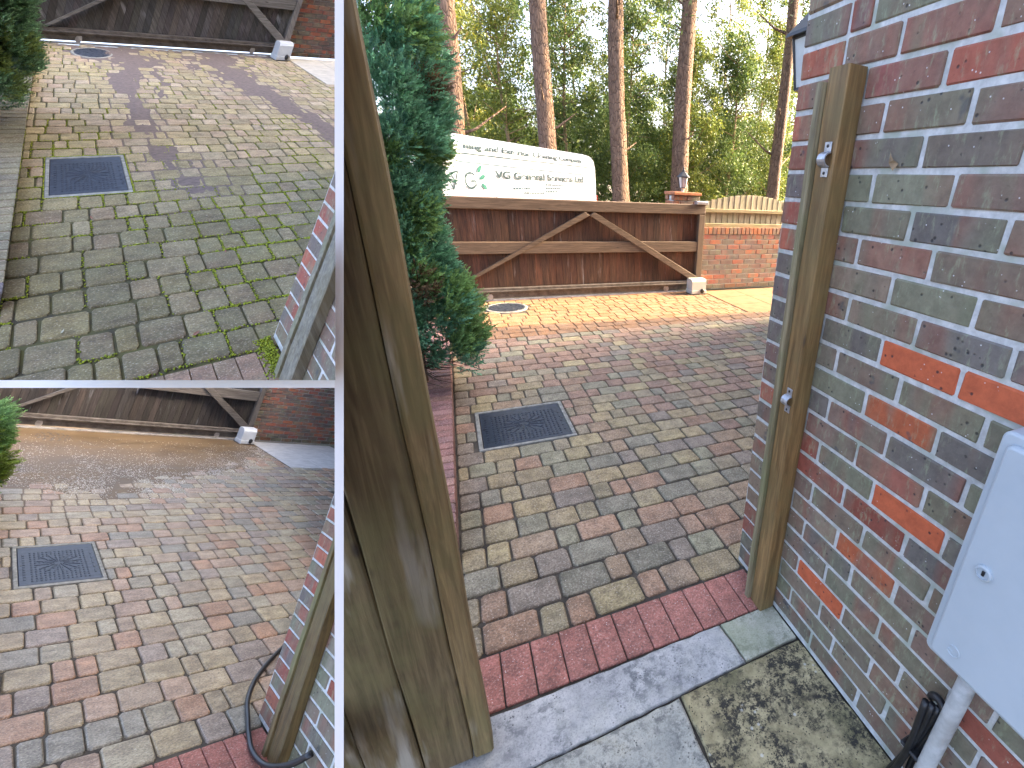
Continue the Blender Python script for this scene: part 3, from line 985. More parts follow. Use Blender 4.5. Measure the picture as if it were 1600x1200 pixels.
# ------------------------------------------------------------------ timber gate leaf at the left, close to the viewer
LEAFW = m_wood('leaf_wood', 1.0, (.105, .075, .036), (.25, .185, .09), (.18, .165, .065), (.50, .47, .40), True, .7, 2, palamt=.75, plo=.54)
o = np.array((-.12, .96, 0))
leafg = empty('timber_gate_leaf', MAIN, o)
tag(leafg, 'tall green stained timber gate leaf standing open close to the viewer', 'gate')
def rel(sh): return (np.asarray(sh[0]) - o, sh[1])
def wavy(x0, x1, y0, y1, z0, z1, b, ph):
    n = 18
    prof = [(x0 + b, y0), (x1 - b, y0), (x1, y0 + b), (x1, y1), (x0, y1), (x0, y0 + b)]
    V, F = [], []
    for i in range(n + 1):
        z = z0 + (z1 - z0) * i / n
        for (x, y) in prof:
            V.append((x + .0015 * math.sin(i * 1.1 + ph), y + .0015 * math.sin(i * .9 + ph * 2), z))
    for i in range(n):
        for j in range(6):
            F.append((i * 6 + j, i * 6 + (j + 1) % 6, (i + 1) * 6 + (j + 1) % 6, (i + 1) * 6 + j))
    F += [tuple(range(6)), tuple(n * 6 + j for j in range(6))]
    return np.array(V, float), F
st = wavy(-.139, -.086, .945, 1.0, .012, 2.15, .006, .3)
mk('stile', rel(st), MAIN, LEAFW, o, leafg, (1.5, 1.45, 1.35))
for i, (xa, xb) in enumerate(((-.262, -.1415), (-.384, -.2645), (-.506, -.3865))):
    t = (1.0, .9, .8)[i]
    mk('board', rel(wavy(xa, xb, .949, .985, .012, 2.15, .004, i * 2.0)), MAIN, LEAFW, o, leafg, (t, t, t))
for z in (.25, 1.1, 1.95):
    mk('ledge', rel(box(.40, .04, .1, .004, (-.345, 1.007, z))), MAIN, LEAFW, o, leafg, (.8, .8, .8))

# ------------------------------------------------------------------ stone threshold
def m_lichen():
    q = NT('lichen_slab')
    v = q.coords((1, 1, 1), True)
    n1 = q.noise(v, 9, 7, .7)
    c = q.mix(q.ramp(n1, [(.36, 0.0), (.64, 1.0)]), (.30, .25, .13), (.62, .52, .29))
    n3 = q.noise(v, 4, 4, .7)
    c = q.mix(q.ramp(n3, [(.50, 0.0), (.66, .7)]), c, (.17, .16, .075))
    nb = q.noise(v, 7, 5, .7)
    n2 = q.noise(v, 42, 7, .8)
    c = q.mix(q.math('MULTIPLY', q.ramp(n2, [(.45, 0.0), (.53, .95)]), q.ramp(nb, [(.38, 0.0), (.52, 1.0)])), c, (.03, .028, .024))
    n4 = q.vor(v, 95)
    c = q.mix(q.math('MULTIPLY', q.ramp(n4, [(.16, 1.0), (.28, 0.0)]), q.ramp(q.noise(v, 12, 3), [(.40, 0.0), (.48, .9)])), c, (.03, .028, .025))
    wl = q.math('MULTIPLY', q.ramp(q.vor(v, 40), [(.14, 1.0), (.26, 0.0)]), q.ramp(q.noise(v, 9, 2), [(.58, 0.0), (.62, .7)]))
    c = q.mix(wl, c, (.70, .68, .58))
    q.bump(q.math('SUBTRACT', n1, q.math('MULTIPLY', n2, .6)), .8, .008)
    return q.done(c, .9)
def m_slab(name, ca, cb, stain, lich):
    q = NT(name)
    v = q.coords((1, 1, 1), True)
    n1 = q.noise(v, 7, 8, .72)
    c = q.mix(q.ramp(n1, [(.38, 0.0), (.62, 1.0)]), ca, cb)
    n2 = q.noise(v, 30, 7, .78)
    nb = q.noise(v, 5, 4, .7)
    c = q.mix(q.math('MULTIPLY', q.ramp(n2, [(.46, 0.0), (.58, .9)]), q.ramp(nb, [(.38, 0.0), (.56, 1.0)])), c, stain)
    sp = q.math('MULTIPLY', q.ramp(q.vor(v, 75), [(.13, 1.0), (.24, 0.0)]), q.ramp(q.noise(v, 14, 3), [(.50, 0.0), (.58, .85)]))
    c = q.mix(sp, c, (.05, .05, .05))
    n5 = q.noise(v, 3.2, 4, .65)
    c = q.mix(q.ramp(n5, [(.52, 0.0), (.66, .7)]), c, lich)
    g = q.noise(v, 160, 2, .6)
    c = q.mix(q.math('MULTIPLY', q.ramp(g, [(.35, 1.0), (.5, 0.0)]), .35), c, stain)
    q.bump(q.math('ADD', n1, q.math('MULTIPLY', n2, .6)), .8, .006)
    return q.done(c, .85)
BLUES = m_slab('blue_grey_slab', (.36, .355, .34), (.60, .585, .55), (.16, .17, .17), (.56, .55, .47))
CREAM = m_slab('cream_slab', (.46, .45, .35), (.68, .66, .52), (.20, .21, .14), (.36, .38, .24))
PALE = m_slab('pale_slab', (.36, .36, .31), (.54, .52, .43), (.17, .17, .15), (.50, .43, .25))
LICH = m_lichen()
th = empty('stone_threshold', MAIN, (.45, .95, 0))
tag(th, 'pale and lichen stained stone slabs inside the opening', kind='structure')
to = ORIG[th][0]
def slab(name, poly, m, dz=0.0):
    # outline with extra points so the edge is a little chipped
    pts = []
    for (a, b) in zip(poly, poly[1:] + poly[:1]):
        n = max(2, int(math.dist(a, b) / .04))
        for i in range(n):
            t = i / n
            j = .003 if i else 0
            pts.append((a[0] + (b[0] - a[0]) * t + rng.uniform(-j, j), a[1] + (b[1] - a[1]) * t + rng.uniform(-j, j)))
    n = len(pts)
    cx, cy = np.mean(pts, 0)
    V = [(x, y, -.04) for x, y in pts] + [(x, y, -.006) for x, y in pts] + [(cx + (x - cx) * .985, cy + (y - cy) * .985, dz) for x, y in pts]
    F = [(r * n + i, r * n + (i + 1) % n, (r + 1) * n + (i + 1) % n, (r + 1) * n + i) for r in range(2) for i in range(n)] + [tuple(2 * n + i for i in range(n))]
    mk(name, (np.array(V) - to, F), MAIN, m, to, th)
slab('slab', [(-.30, .855), (.77, .892), (.755, 1.062), (-.30, 1.052)], BLUES)
slab('slab', [(.775, .892), (1.006, .90), (1.006, 1.066), (.762, 1.063)], CREAM, -.001)
slab('slab', [(-.4, .2), (.487, .2), (.49, .872), (-.4, .846)], PALE, -.002)
slab('slab', [(.497, .2), (1.006, .2), (1.006, .888), (.50, .876)], LICH, .001)
slab('slab', [(-.4, -.5), (1.006, -.5), (1.006, .19), (-.4, .19)], PALE, 0)
mk('bedding', (box(1.5, 1.66, .03, 0, (.28, .22, -.03))[0] - to, box(1, 1, 1)[1]), MAIN, M['main']['bed'], to, th)

# ------------------------------------------------------------------ meter box, conduit, black bag
def rbox(sx, sy, sz, r, n=5):
    """Plate in the y-z plane with round corners, thickness sx along -x, soft front edge."""
    def ring(inset, x):
        a, b, rr = sy / 2 - inset, sz / 2 - inset, max(r - inset, .001)
        P = []
        for q, (cy, cz) in enumerate(((a - rr, b - rr), (-a + rr, b - rr), (-a + rr, -b + rr), (a - rr, -b + rr))):
            for i in range(n + 1):
                t = math.pi / 2 * (q + i / n)
                P.append((x, cy + rr * math.cos(t), cz + rr * math.sin(t)))
        return P
    R = [ring(0, 0), ring(0, -sx + .006), ring(.002, -sx + .002), ring(.006, -sx)]
    m = len(R[0])
    F = [(r_ * m + i, r_ * m + (i + 1) % m, (r_ + 1) * m + (i + 1) % m, (r_ + 1) * m + i) for r_ in range(3) for i in range(m)]
    F += [tuple(range(m)), tuple(3 * m + i for i in range(m))]
    return np.array(sum(R, [])), F
mo = np.array((1.0, .217, .882))
mb = empty('meter_box', MAIN, mo)
tag(mb, 'white plastic meter box with a round lock on the mottled house wall', 'meter box')
mk('body', rbox(.085, .425, .60, .018), MAIN, BOXW, mo + [-.0, 0, 0], mb)
v, f = rbox(.014, .385, .56, .014); mk('door', (v + [-.087, 0, 0], f), MAIN, BOXW, mo, mb)
v, f = lathe([(.017, 0), (.017, .006), (.013, .008), (.0125, .004), (.004, .004)], 24)
mk('lock', (v[:, [2, 1, 0]] * [-1, 1, 1] + [-.1005, .145, .0], f), MAIN, BOXW, mo, mb)
v, f = box(.004, .006, .012, .001, (-.106, .145, .0)); mk('keyhole', (v, f), MAIN, BLACKI, mo, mb)
em = []
pts = [(-.1015, .143 + .0135 * math.cos(a), -.232 + .0135 * math.sin(a)) for a in np.linspace(.6, 5.9, 22)]
em.append(tube(pts, .0017, 6))
em.append(box(.003, .011, .0032, .0008, (-.1015, .150, -.234)))
mk('emblem', merge(em), MAIN, BOXW, mo, mb)
co = np.array((.955, .335, 0))
v, f = tube([(.0, .012, .02), (0, .006, .2), (0, .0, .42), (0, -.004, .60)], .021, 16)
cp = mk('conduit_pipe', (v, f), MAIN, PIPE, co, smooth=True)
tag(cp, 'grey conduit pipe running down from the white meter box', 'pipe')
bo = np.array((.965, .385, 0))
bag = empty('cable_loop', MAIN, bo)
tag(bag, 'black cable doubled in a loop beside the grey conduit', 'cable')
for i in range(4):
    dx, dy = (.006 - .012 * i) * .7, (-.012 + .013 * i)
    pts = [(dx, dy + .03 * math.sin(t * 2.2 + i) * (1 - t) - .02 * t, .0 + .40 * t) for t in np.linspace(0, 1, 14)]
    mk('strand', tube(pts, .009, 8), MAIN, BLACK, bo, bag, smooth=True)
pts = [(.004 * math.cos(t), .004 + .022 * math.cos(t) - .016, .395 + .022 * math.sin(t)) for t in np.linspace(0, math.pi, 10)]
mk('bend', tube(pts, .0105, 8), MAIN, BLACK, bo, bag, smooth=True)
mk('tie', box(.05, .06, .012, .004, (0, -.002, .2)), MAIN, BLACKI, bo, bag)

# ------------------------------------------------------------------ lanterns
def lantern(name, o, s, label, bracket):
    root = empty(name, MAIN, o)
    tag(root, label, 'lantern')
    o = np.array(o, float)
    def sq(r0, r1, z0, z1, n=4, a0=math.pi / 4):
        V = [(r * math.cos(a0 + 2 * math.pi * i / n) * s, r * math.sin(a0 + 2 * math.pi * i / n) * s, z * s) for r, z in ((r0, z0), (r1, z1)) for i in range(n)]
        return np.array(V), [(i, (i + 1) % n, n + (i + 1) % n, n + i) for i in range(n)] + [tuple(range(n)), tuple(range(n, 2 * n))]
    nn = 6 if not bracket else 4
    if not bracket:
        mk('stem', lathe([(.07 * s, 0), (.07 * s, .015 * s), (.035 * s, .03 * s), (.022 * s, .06 * s), (.03 * s, .09 * s), (.02 * s, .11 * s), (.05 * s, .125 * s)], 16), MAIN, M['main']['motor'], o, root, smooth=True)
    mk('glass', sq(.058, .088, .13, .30, nn), MAIN, GLASS, o, root)
    bars = []
    for i in range(nn):
        a = math.pi / 4 + 2 * math.pi * i / nn
        bars.append(tube([(.061 * s * math.cos(a), .061 * s * math.sin(a), .125 * s), (.092 * s * math.cos(a), .092 * s * math.sin(a), .305 * s)], .006 * s, 5))
    bars.append(sq(.066, .062, .12, .132, nn)); bars.append(sq(.096, .098, .298, .31, nn))
    mk('cage', merge(bars), MAIN, BLACKI, o, root)
    mk('hood', merge([sq(.125, .12, .305, .318, nn), sq(.118, .03, .318, .40, nn)]), MAIN, BLACKI, o, root)
    mk('finial', lathe([(.02 * s, .40 * s), (.03 * s, .415 * s), (.012 * s, .44 * s), (.016 * s, .455 * s), (.003 * s, .48 * s)], 12), MAIN, BLACKI, o, root)
    if bracket:
        mk('arm', tube([(0, 0, .42 * s), (0, 0, .52 * s), (0, -.05 * s, .56 * s), (0, -.17 * s, .54 * s)], .011 * s, 8), MAIN, BLACKI, o, root)
        mk('wall_plate', box(.05 * s, .015 * s, .16 * s, .003, (0, -.17 * s, .53 * s)), MAIN, BLACKI, o, root)
lantern('pier_lantern', (3.36, 7.05, 1.455), .85, 'small black lantern on the brick pier behind the brown gate', False)
lantern('wall_lantern', (1.16, 1.47, 1.80), .82, 'black hooded lantern fixed to the far end of the house wall', True)

# brick pier behind the gate's right end
pr = empty('brick_pier', MAIN, (3.36, 7.05, 0))
tag(pr, 'square brick pier behind the right end of the brown gate', 'pier')
po = ORIG[pr][0]
z = 0; r = 0
while z < 1.38:
    for (dx, dy, sx, sy) in (((-.116, -.116, .22, .1), (.116, -.116, .22, .1), (-.116, .116, .22, .1), (.116, .116, .22, .1)) if r % 2 else ((-.175, 0, .1, .33), (.175, 0, .1, .33), (0, -.116, .22, .1), (0, .116, .22, .1))):
        c = np.array(rng.choice(((.40, .14, .06), (.34, .12, .07), (.24, .11, .08)))) * rng.uniform(.85, 1.1)
        v, f = box(sx, sy, .069, .004); mk('brick', (v, f), MAIN, M['main']['brick'], po + [dx, dy, z + .04], pr, c.tolist())
    z += .081; r += 1
mk('core', box(.40, .28, z - .01, 0, (0, 0, (z - .01) / 2)), MAIN, M['main']['mortar'], po, pr)
mk('cap', box(.47, .4, .045, .006, (0, 0, z + .022)), MAIN, m_simple('pier_cap_brick', (.30, .11, .05), (.42, .17, .08), 18, .9, bump=.3), po, pr)

# ------------------------------------------------------------------ van beyond the gate
VD = np.array([.664, .748, 0]); VN = np.array([.748, -.664, 0])
VR = np.array([3.80, 13.38, 0])
vroot = empty('parked_van', MAIN, VR - 3.6 * VD - .95 * VN)
tag(vroot, 'white high roofed van with teal lettering parked behind the brown gate', 'van')
vo = ORIG[vroot][0]
VH = 2.235
def V3(s, n, z): return VR - s * VD - n * VN + np.array([0, 0, z]) - vo     # s along from the rear, n in from the near side
def van_body():
    V, F = [], []
    W = 1.95
    # stations from the rear bumper to the nose: (s, top, side inset)
    stn = [(0.0, 2.02, .10), (.03, 2.12, .05), (.10, 2.2, .015), (.3, VH, 0), (1.5, VH, 0), (3.2, VH, 0), (5.3, VH, 0), (5.6, 2.2, 0), (5.95, 2.05, .02), (6.35, 1.55, .04), (6.6, 1.22, .05), (7.05, 1.05, .08), (7.2, .8, .16)]
    m = 0
    for (s, tp, ins) in stn:
        ring = [(ins, .35), (ins - .0, .9), (ins + .01, tp * .55), (ins + .03, tp - .30), (ins + .07, tp - .12), (ins + .14, tp - .035), (ins + .30, tp)]
        pts = ring + [(W - n, z) for n, z in ring[::-1]]
        m = len(pts)
        V += [V3(s, n, z) for n, z in pts]
    for i in range(len(stn) - 1):
        for j in range(m):
            F.append((i * m + j, i * m + (j + 1) % m, (i + 1) * m + (j + 1) % m, (i + 1) * m + j))
    F += [tuple(range(m)), tuple((len(stn) - 1) * m + j for j in range(m))]
    return np.array(V), F
bd = mk('body', van_body(), MAIN, VANW, vo, vroot, smooth=True)
bd.data.set_sharp_from_angle(angle=R_(40))
def quadplate(s0, s1, z0, z1, n, t):
    a = [V3(s0, n, z0), V3(s1, n, z0), V3(s1, n, z1), V3(s0, n, z1)]
    return np.array(a + [p + VN * t for p in a]), [(0, 1, 2, 3), (4, 7, 6, 5), (0, 4, 5, 1), (1, 5, 6, 2), (2, 6, 7, 3), (3, 7, 4, 0)]
for (s, n) in ((.95, .02), (6.35, .02), (.95, 1.93), (6.35, 1.93)):
    pts = [V3(s, n - .02, .34), V3(s, n + .0, .34), V3(s, n + .16 if n < 1 else n - .18, .34)]
    w_ = mk('wheel', tube(pts, [.30, .34, .34], 24), MAIN, TYRE, vo, vroot)
    mk('rim', tube([V3(s, n - .03 if n < 1 else n + .03, .34), V3(s, n - .021 if n < 1 else n + .021, .34)], .19, 16), MAIN, GALV, vo, w_)
mk('cab_window', quadplate(5.75, 6.2, 1.12, 1.6, .05, .012), MAIN, VANG, vo, vroot)
mk('side_strip', quadplate(.3, 6.1, .55, .62, .0, .012), MAIN, TYRE, vo, vroot)
mk('rear_lamp', quadplate(-.005, .04, .9, 1.25, .06, .02), MAIN, m_flat('red_lens', (.5, .02, .02), .2), vo, vroot)

def text_part(txt, size, s_left, z, n, mat, name='lettering', sx=1.0):
    cu = bpy.data.curves.new('lettering', 'FONT')
    cu.body = txt; cu.size = size; cu.extrude = .002
    t = bpy.data.objects.new('tmp_text', cu); COL.objects.link(t)
    bpy.context.view_layer.update()
    me = bpy.data.meshes.new_from_object(t.evaluated_get(bpy.context.evaluated_depsgraph_get()))
    bpy.data.objects.remove(t)
    co = np.array([v.co[:] for v in me.vertices])
    w = co[:, 0].max()
    # letters lie in the van's side: text runs towards the rear
    P = np.array([V3(s_left - x * sx, n, z + y) + VN * zz for x, y, zz in co])
    for v, p in zip(me.vertices, P): v.co = p
    me.materials.clear(); me.materials.append(mat)
    ob = put(name, me, MAIN, vo, vroot)
    return w * sx

def text_fit(txt, s_left, s_right, z, h, mat, n):
    """Lettering of height h stretched between two points on the side, one part for each word."""
    def shape(body):
        cu = bpy.data.curves.new('lettering', 'FONT')
        cu.body = body; cu.size = 1.0; cu.extrude = .004; cu.offset = .028
        t = bpy.data.objects.new('tmp_text', cu); COL.objects.link(t)
        bpy.context.view_layer.update()
        me = bpy.data.meshes.new_from_object(t.evaluated_get(bpy.context.evaluated_depsgraph_get()))
        bpy.data.objects.remove(t); bpy.data.curves.remove(cu)
        return me, np.array([v.co[:] for v in me.vertices])
    full = shape(txt)[1]
    x0 = full[:, 0].min()
    fx = (s_left - s_right) / (full[:, 0].max() - x0)
    pre = ''
    for w in txt.split(' '):
        pre = (pre + ' ' + w).strip()
        me, co = shape(w)
        co[:, 0] += shape(pre)[1][:, 0].max() - co[:, 0].max() - x0
        for v, (x, y, zz) in zip(me.vertices, co):
            v.co = V3(s_left - x * fx, n, z + y * h / .72) + VN * zz
        me.materials.clear(); me.materials.append(mat)
        put('lettering', me, MAIN, vo, vroot)
PN = -.012
text_fit('VG General Services Ltd', 4.43, .90, 1.555, .135, TEAL, PN)
text_fit('ning and Exterior Cleaning Company', 5.15, .86, 2.005, .095, TEAL, .03)
def strip_part(pts, w, mat, n=PN, name='print_line'):
    sh = []
    for (a, b) in zip(pts, pts[1:]):
        a, b = np.array(a, float), np.array(b, float)
        d = (b - a) / np.linalg.norm(b - a); q = np.array([-d[1], d[0]]) * w / 2
        c = [a - q, a + q, b + q, b - q]
        lo = [V3(x, n, z) for x, z in c]; hi = [p + VN * .004 for p in lo]
        sh.append((np.array(lo + hi), [(0, 1, 2, 3), (4, 7, 6, 5), (0, 4, 5, 1), (1, 5, 6, 2), (2, 6, 7, 3), (3, 7, 4, 0)]))
    return mk(name, merge(sh), MAIN, mat, vo, vroot)
strip_part([(5.3, 1.925), (.62, 1.918), (.5, 1.86)], .02, TEAL, .012)
strip_part([(5.4, 1.79), (.92, 1.735), (.72, 1.70), (.66, 1.6), (.66, 1.1)], .02, GREYP)
strip_part([(4.45, 1.49), (4.45, 1.1)], .012, GREYP)
# large logo: outlined V, a G, three leaves
strip_part([(5.72, 1.60), (5.56, 1.35), (5.42, 1.64), (5.60, 1.60), (5.47, 1.42)], .03, TEAL, PN, 'logo')
strip_part([(5.12 - .14 * math.cos(a), 1.5 + .125 * math.sin(a)) for a in np.linspace(.75, 5.55, 18)], .034, TEAL, PN, 'logo')
strip_part([(5.11, 1.495), (4.995, 1.495), (4.995, 1.41)], .03, TEAL, PN, 'logo')
for (s_, z_, a_) in ((4.86, 1.69, .8), (4.80, 1.56, .35), (4.77, 1.41, 2.6)):
    P = [(.09, 0), (.04, .035), (-.03, .04), (-.085, 0), (-.03, -.035), (.04, -.03)]
    Q = [(s_ - (x * math.cos(a_) - y * math.sin(a_)), z_ + x * math.sin(a_) + y * math.cos(a_)) for x, y in P]
    lo = [V3(x, PN, z) for x, z in Q]; hi = [p + VN * .005 for p in lo]
    mk('logo_leaf', (np.array(lo + hi), [tuple(range(6)), tuple(range(11, 5, -1))] + [(i, (i + 1) % 6, 6 + (i + 1) % 6, 6 + i) for i in range(6)]), MAIN, GREENP, vo, vroot)
for (sa, sb, z_) in ((3.9, 3.25, 1.385), (3.55, 2.75, 1.30), (2.7, 1.9, 1.47), (2.7, 2.05, 1.40), (2.7, 2.2, 1.33)):     # lines too small to read
    pts = []
    x = sa
    while x > sb:
        l = rng.uniform(.03, .09); strip_part([(x, z_), (max(sb, x - l), z_)], .035, GREYP, PN, 'small_print'); x -= l + .025

# ------------------------------------------------------------------ foliage
def unit(v): return v / (np.linalg.norm(v, axis=-1, keepdims=True) + 1e-9)
def keep(S, P):
    W = S.w(P) - np.array([0, 0, H])
    m = np.ones(len(P), bool)
    for pn in S.planes: m &= (W @ pn) > .004 * S.k
    return m
def leaf_quads(C, D, N, ln, wd):
    """Kite-shaped leaves: centre C, direction D, normal N."""
    n = len(C)
    B = unit(np.cross(D, N))
    ln = np.broadcast_to(ln, (n,))[:, None]; wd = np.broadcast_to(wd, (n,))[:, None]
    V = np.stack([C - D * ln * .5, C + B * wd * .5 - D * ln * .05, C + D * ln * .5, C - B * wd * .5 - D * ln * .05], 1).reshape(-1, 3)
    F = np.arange(4 * n).reshape(n, 4)
    return V, F

def juniper(S, nm, label, ax, ay, zlo, zhi, rad, nclump, nspray, seed, ptop=.75):
    r = np.random.default_rng(seed)
    pm = M[nm]
    o = np.array((ax, ay, .05))
    root = empty('juniper', S, o)
    tag(root, label, 'shrub')
    mk('trunk', tube([(0, 0, -.05), (.01, .0, .5), (-.01, .02, 1.2), (0, 0, (zhi - .3))], [.045, .04, .03, .012], 8), S, pm['bark'], o, root, smooth=True)
    # twigs reaching out from the stem
    tw = []
    for i in range(90):
        z = zlo - .05 + (zhi - zlo - .2) * r.random() ** 1.2
        a = r.uniform(0, 2 * math.pi)
        L = rad(z) * r.uniform(.55, .95)
        tw.append(tube([(0, 0, z - .12), (math.cos(a) * L * .5, math.sin(a) * L * .5, z - .02), (math.cos(a + .2) * L, math.sin(a + .2) * L, z + .08)], [.008, .005, .002], 4, False))
    for i in range(40):      # bare drooping twigs at the foot
        a = r.uniform(-1.9, 1.0); L = r.uniform(.16, .34); z = r.uniform(.1, .35)
        tw.append(tube([(0, 0, z + .05), (math.cos(a) * L * .5, math.sin(a) * L * .5, z), (math.cos(a + .25) * L, math.sin(a + .25) * L, z - .04 + r.uniform(-.04, .08))], [.006, .004, .0015], 4, False))
    mk('twigs', merge(tw), S, pm['bark'], o, root)['kind'] = 'stuff'
    C0, R0, K0 = [], [], []
    for i in range(nclump):
        z = zlo + (zhi - zlo) * r.random()
        a = r.uniform(0, 2 * math.pi)
        R = rad(z) * (.62 + .33 * r.random())
        C0.append((math.cos(a) * R, math.sin(a) * R, z)); R0.append(r.uniform(.07, .15)); K0.append(r.random())
    C0, R0, K0 = np.array(C0), np.array(R0), np.array(K0)
    # the middle front is thin, showing brown twigs
    ci = r.integers(0, nclump, nspray)
    d = unit(r.normal(size=(nspray, 3)))
    outw = unit(C0[ci] * [1, 1, .0] + 1e-6)
    d = unit(d + .7 * outw)
    P = C0[ci] + d * R0[ci][:, None] * r.random((nspray, 1)) ** .4
    D = unit(outw * .9 + d * .7 + np.array([0, 0, .75]) + r.normal(size=(nspray, 3)) * .35)
    base = np.where((K0[ci] < .62)[:, None], np.array([.12, .275, .165]), np.array([.16, .28, .10]))
    base = np.where((K0[ci] > .975)[:, None], np.array([.12, .085, .05]), base)
    if nm == 'wet': base = base * [1.15, .95, .5]
    if nm == 'mossy': base = base * [1.1, .85, .72]
    base = base * r.uniform(.6, 1.45, (nspray, 1))
    # each spray: a feather of small scale leaves along its stem
    VV, FF, CC, n = [], [], [], 0
    Nn = unit(r.normal(size=(nspray, 3)))
    B = unit(np.cross(D, Nn)); L = r.uniform(.045, .09, nspray)
    for j in range(9):
        t = j / 8.0
        sgn = (-1) ** j
        dd = unit(D * .75 + B * sgn * .65 * (1 - .5 * t) + r.normal(size=(nspray, 3)) * .15)
        if j == 8: dd = D
        c = P + D * (L * t)[:, None] + dd * .010
        v, f = leaf_quads(c, dd, unit(Nn + .4 * r.normal(size=(nspray, 3))), .036 - .012 * t, .0105)
        VV.append(v); FF.append(f + n); n += len(v)
        CC.append(np.repeat(base * r.uniform(.85, 1.2, (nspray, 1)) * (.85 + .4 * t), 4, 0))
    V, F, Cc = np.concatenate(VV), np.concatenate(FF), np.concatenate(CC)
    ok = keep(S, V + o).reshape(-1, 4).all(1)
    F2 = np.arange(ok.sum() * 4).reshape(-1, 4)
    sel = np.repeat(ok, 4)
    me = npmesh('foliage', V[sel], F2, S, pm['foliage'], Cc[sel])
    ob = put('foliage', me, S, o, root, trim=False)
    ob['kind'] = 'stuff'
def rad_main(z):
    return float(np.interp(z, [0, .25, .5, .75, 1.0, 1.25, 1.7, 2.1, 2.6, 3.2, 3.6], [.15, .36, .44, .36, .27, .25, .34, .40, .37, .24, .06]))
juniper(MAIN, 'main', 'tall blue green juniper rising from the low planter beside the timber gate leaf', -.36, 3.78, .28, 3.5, rad_main, 420, 44000, 3)
juniper(TOP, 'mossy', 'grey green juniper at the left edge of the mossy driveway', -.60, 3.75, .25, 2.4, lambda z: rad_main(z) * .95, 240, 20000, 5)
juniper(BOT, 'wet', 'bright green sprig of juniper at the left edge by the muddy water', -.66, 4.1, .05, .85, lambda z: .52 * (1 - .3 * z), 160, 14000, 8)

def pine(i, x, y, rad0, lean, label):
    r = np.random.default_rng(50 + i)
    o = np.array((x, y, -.06))
    root = empty('pine_tree', MAIN, o)
    tag(root, label, 'tree', 'tall trunks behind the gate')
    Ht = 15.0
    n, m = 34, 18
    V, F = [], []
    for j in range(n + 1):
        z = Ht * j / n
        rr = rad0 * (1 - .55 * z / Ht) * (1 + .5 * math.exp(-z * 2.2))
        cx, cy = lean * z + .05 * math.sin(z * .6 + i), .04 * math.sin(z * .5 + 2 * i)
        for q in range(m):
            a = 2 * math.pi * q / m
            w = rr * (1 + .04 * math.sin(3 * a + z * .7 + i) + .03 * r.normal())
            V.append((cx + w * math.cos(a), cy + w * math.sin(a), z))
    for j in range(n):
        for q in range(m):
            a, b = j * m + q, j * m + (q + 1) % m
            F.append((a, b, b + m, a + m))
    F.append(tuple(n * m + q for q in range(m)))
    mk('trunk', (np.array(V), F), MAIN, PINEB, o, root, smooth=True)
    for b in range(7):
        z = r.uniform(2.2, 7.5) if b < 4 else r.uniform(7.5, 13)
        a = r.uniform(0, 2 * math.pi); L = r.uniform(.4, 1.6) if b < 4 else r.uniform(1.5, 3)
        p0 = np.array([lean * z, 0, z]); d = np.array([math.cos(a), math.sin(a), .35])
        mk('limb', tube([p0, p0 + d * L * .4 + [0, 0, .02], p0 + d * L + [0, 0, .25 * L]], [.06, .04, .012], 6), MAIN, PINEB, o, root, smooth=True)
    # high tufts of needles
    k = 5200
    cl = r.normal(size=(26, 3)) * [1.7, 1.5, 2.0] + [lean * 12, 0, 11.5]
    P = cl[r.integers(0, 26, k)] + r.normal(size=(k, 3)) * .5
    D = unit(r.normal(size=(k, 3)) + [0, 0, .4]); N = unit(r.normal(size=(k, 3)))
    v, f = leaf_quads(P, D, N, r.uniform(.14, .24, k), .05)
    c = np.array([.06, .10, .035]) * r.uniform(.6, 1.5, (k, 1))
    ob = put('crown', npmesh('crown', v, f, MAIN, LEAF, np.repeat(c, 4, 0)), MAIN, o, root, trim=False)
    ob['kind'] = 'stuff'
for i, (x, y, rd, ln, lb) in enumerate(((.20, 16.2, .27, .075, 'leaning pinkish pine trunk just right of the juniper top'), (3.02, 16.5, .30, .008, 'stout pine trunk rising behind the middle of the white van'),
        (5.45, 16.5, .30, -.012, 'pine trunk rising just right of the white van'), (7.85, 16.7, .33, .0, 'thick straight pine trunk behind the small pier lantern'),
        (12.05, 16.6, .26, -.03, 'thin pine trunk beside the edge of the house wall'))):
    pine(i, x, y, rd, ln, lb)

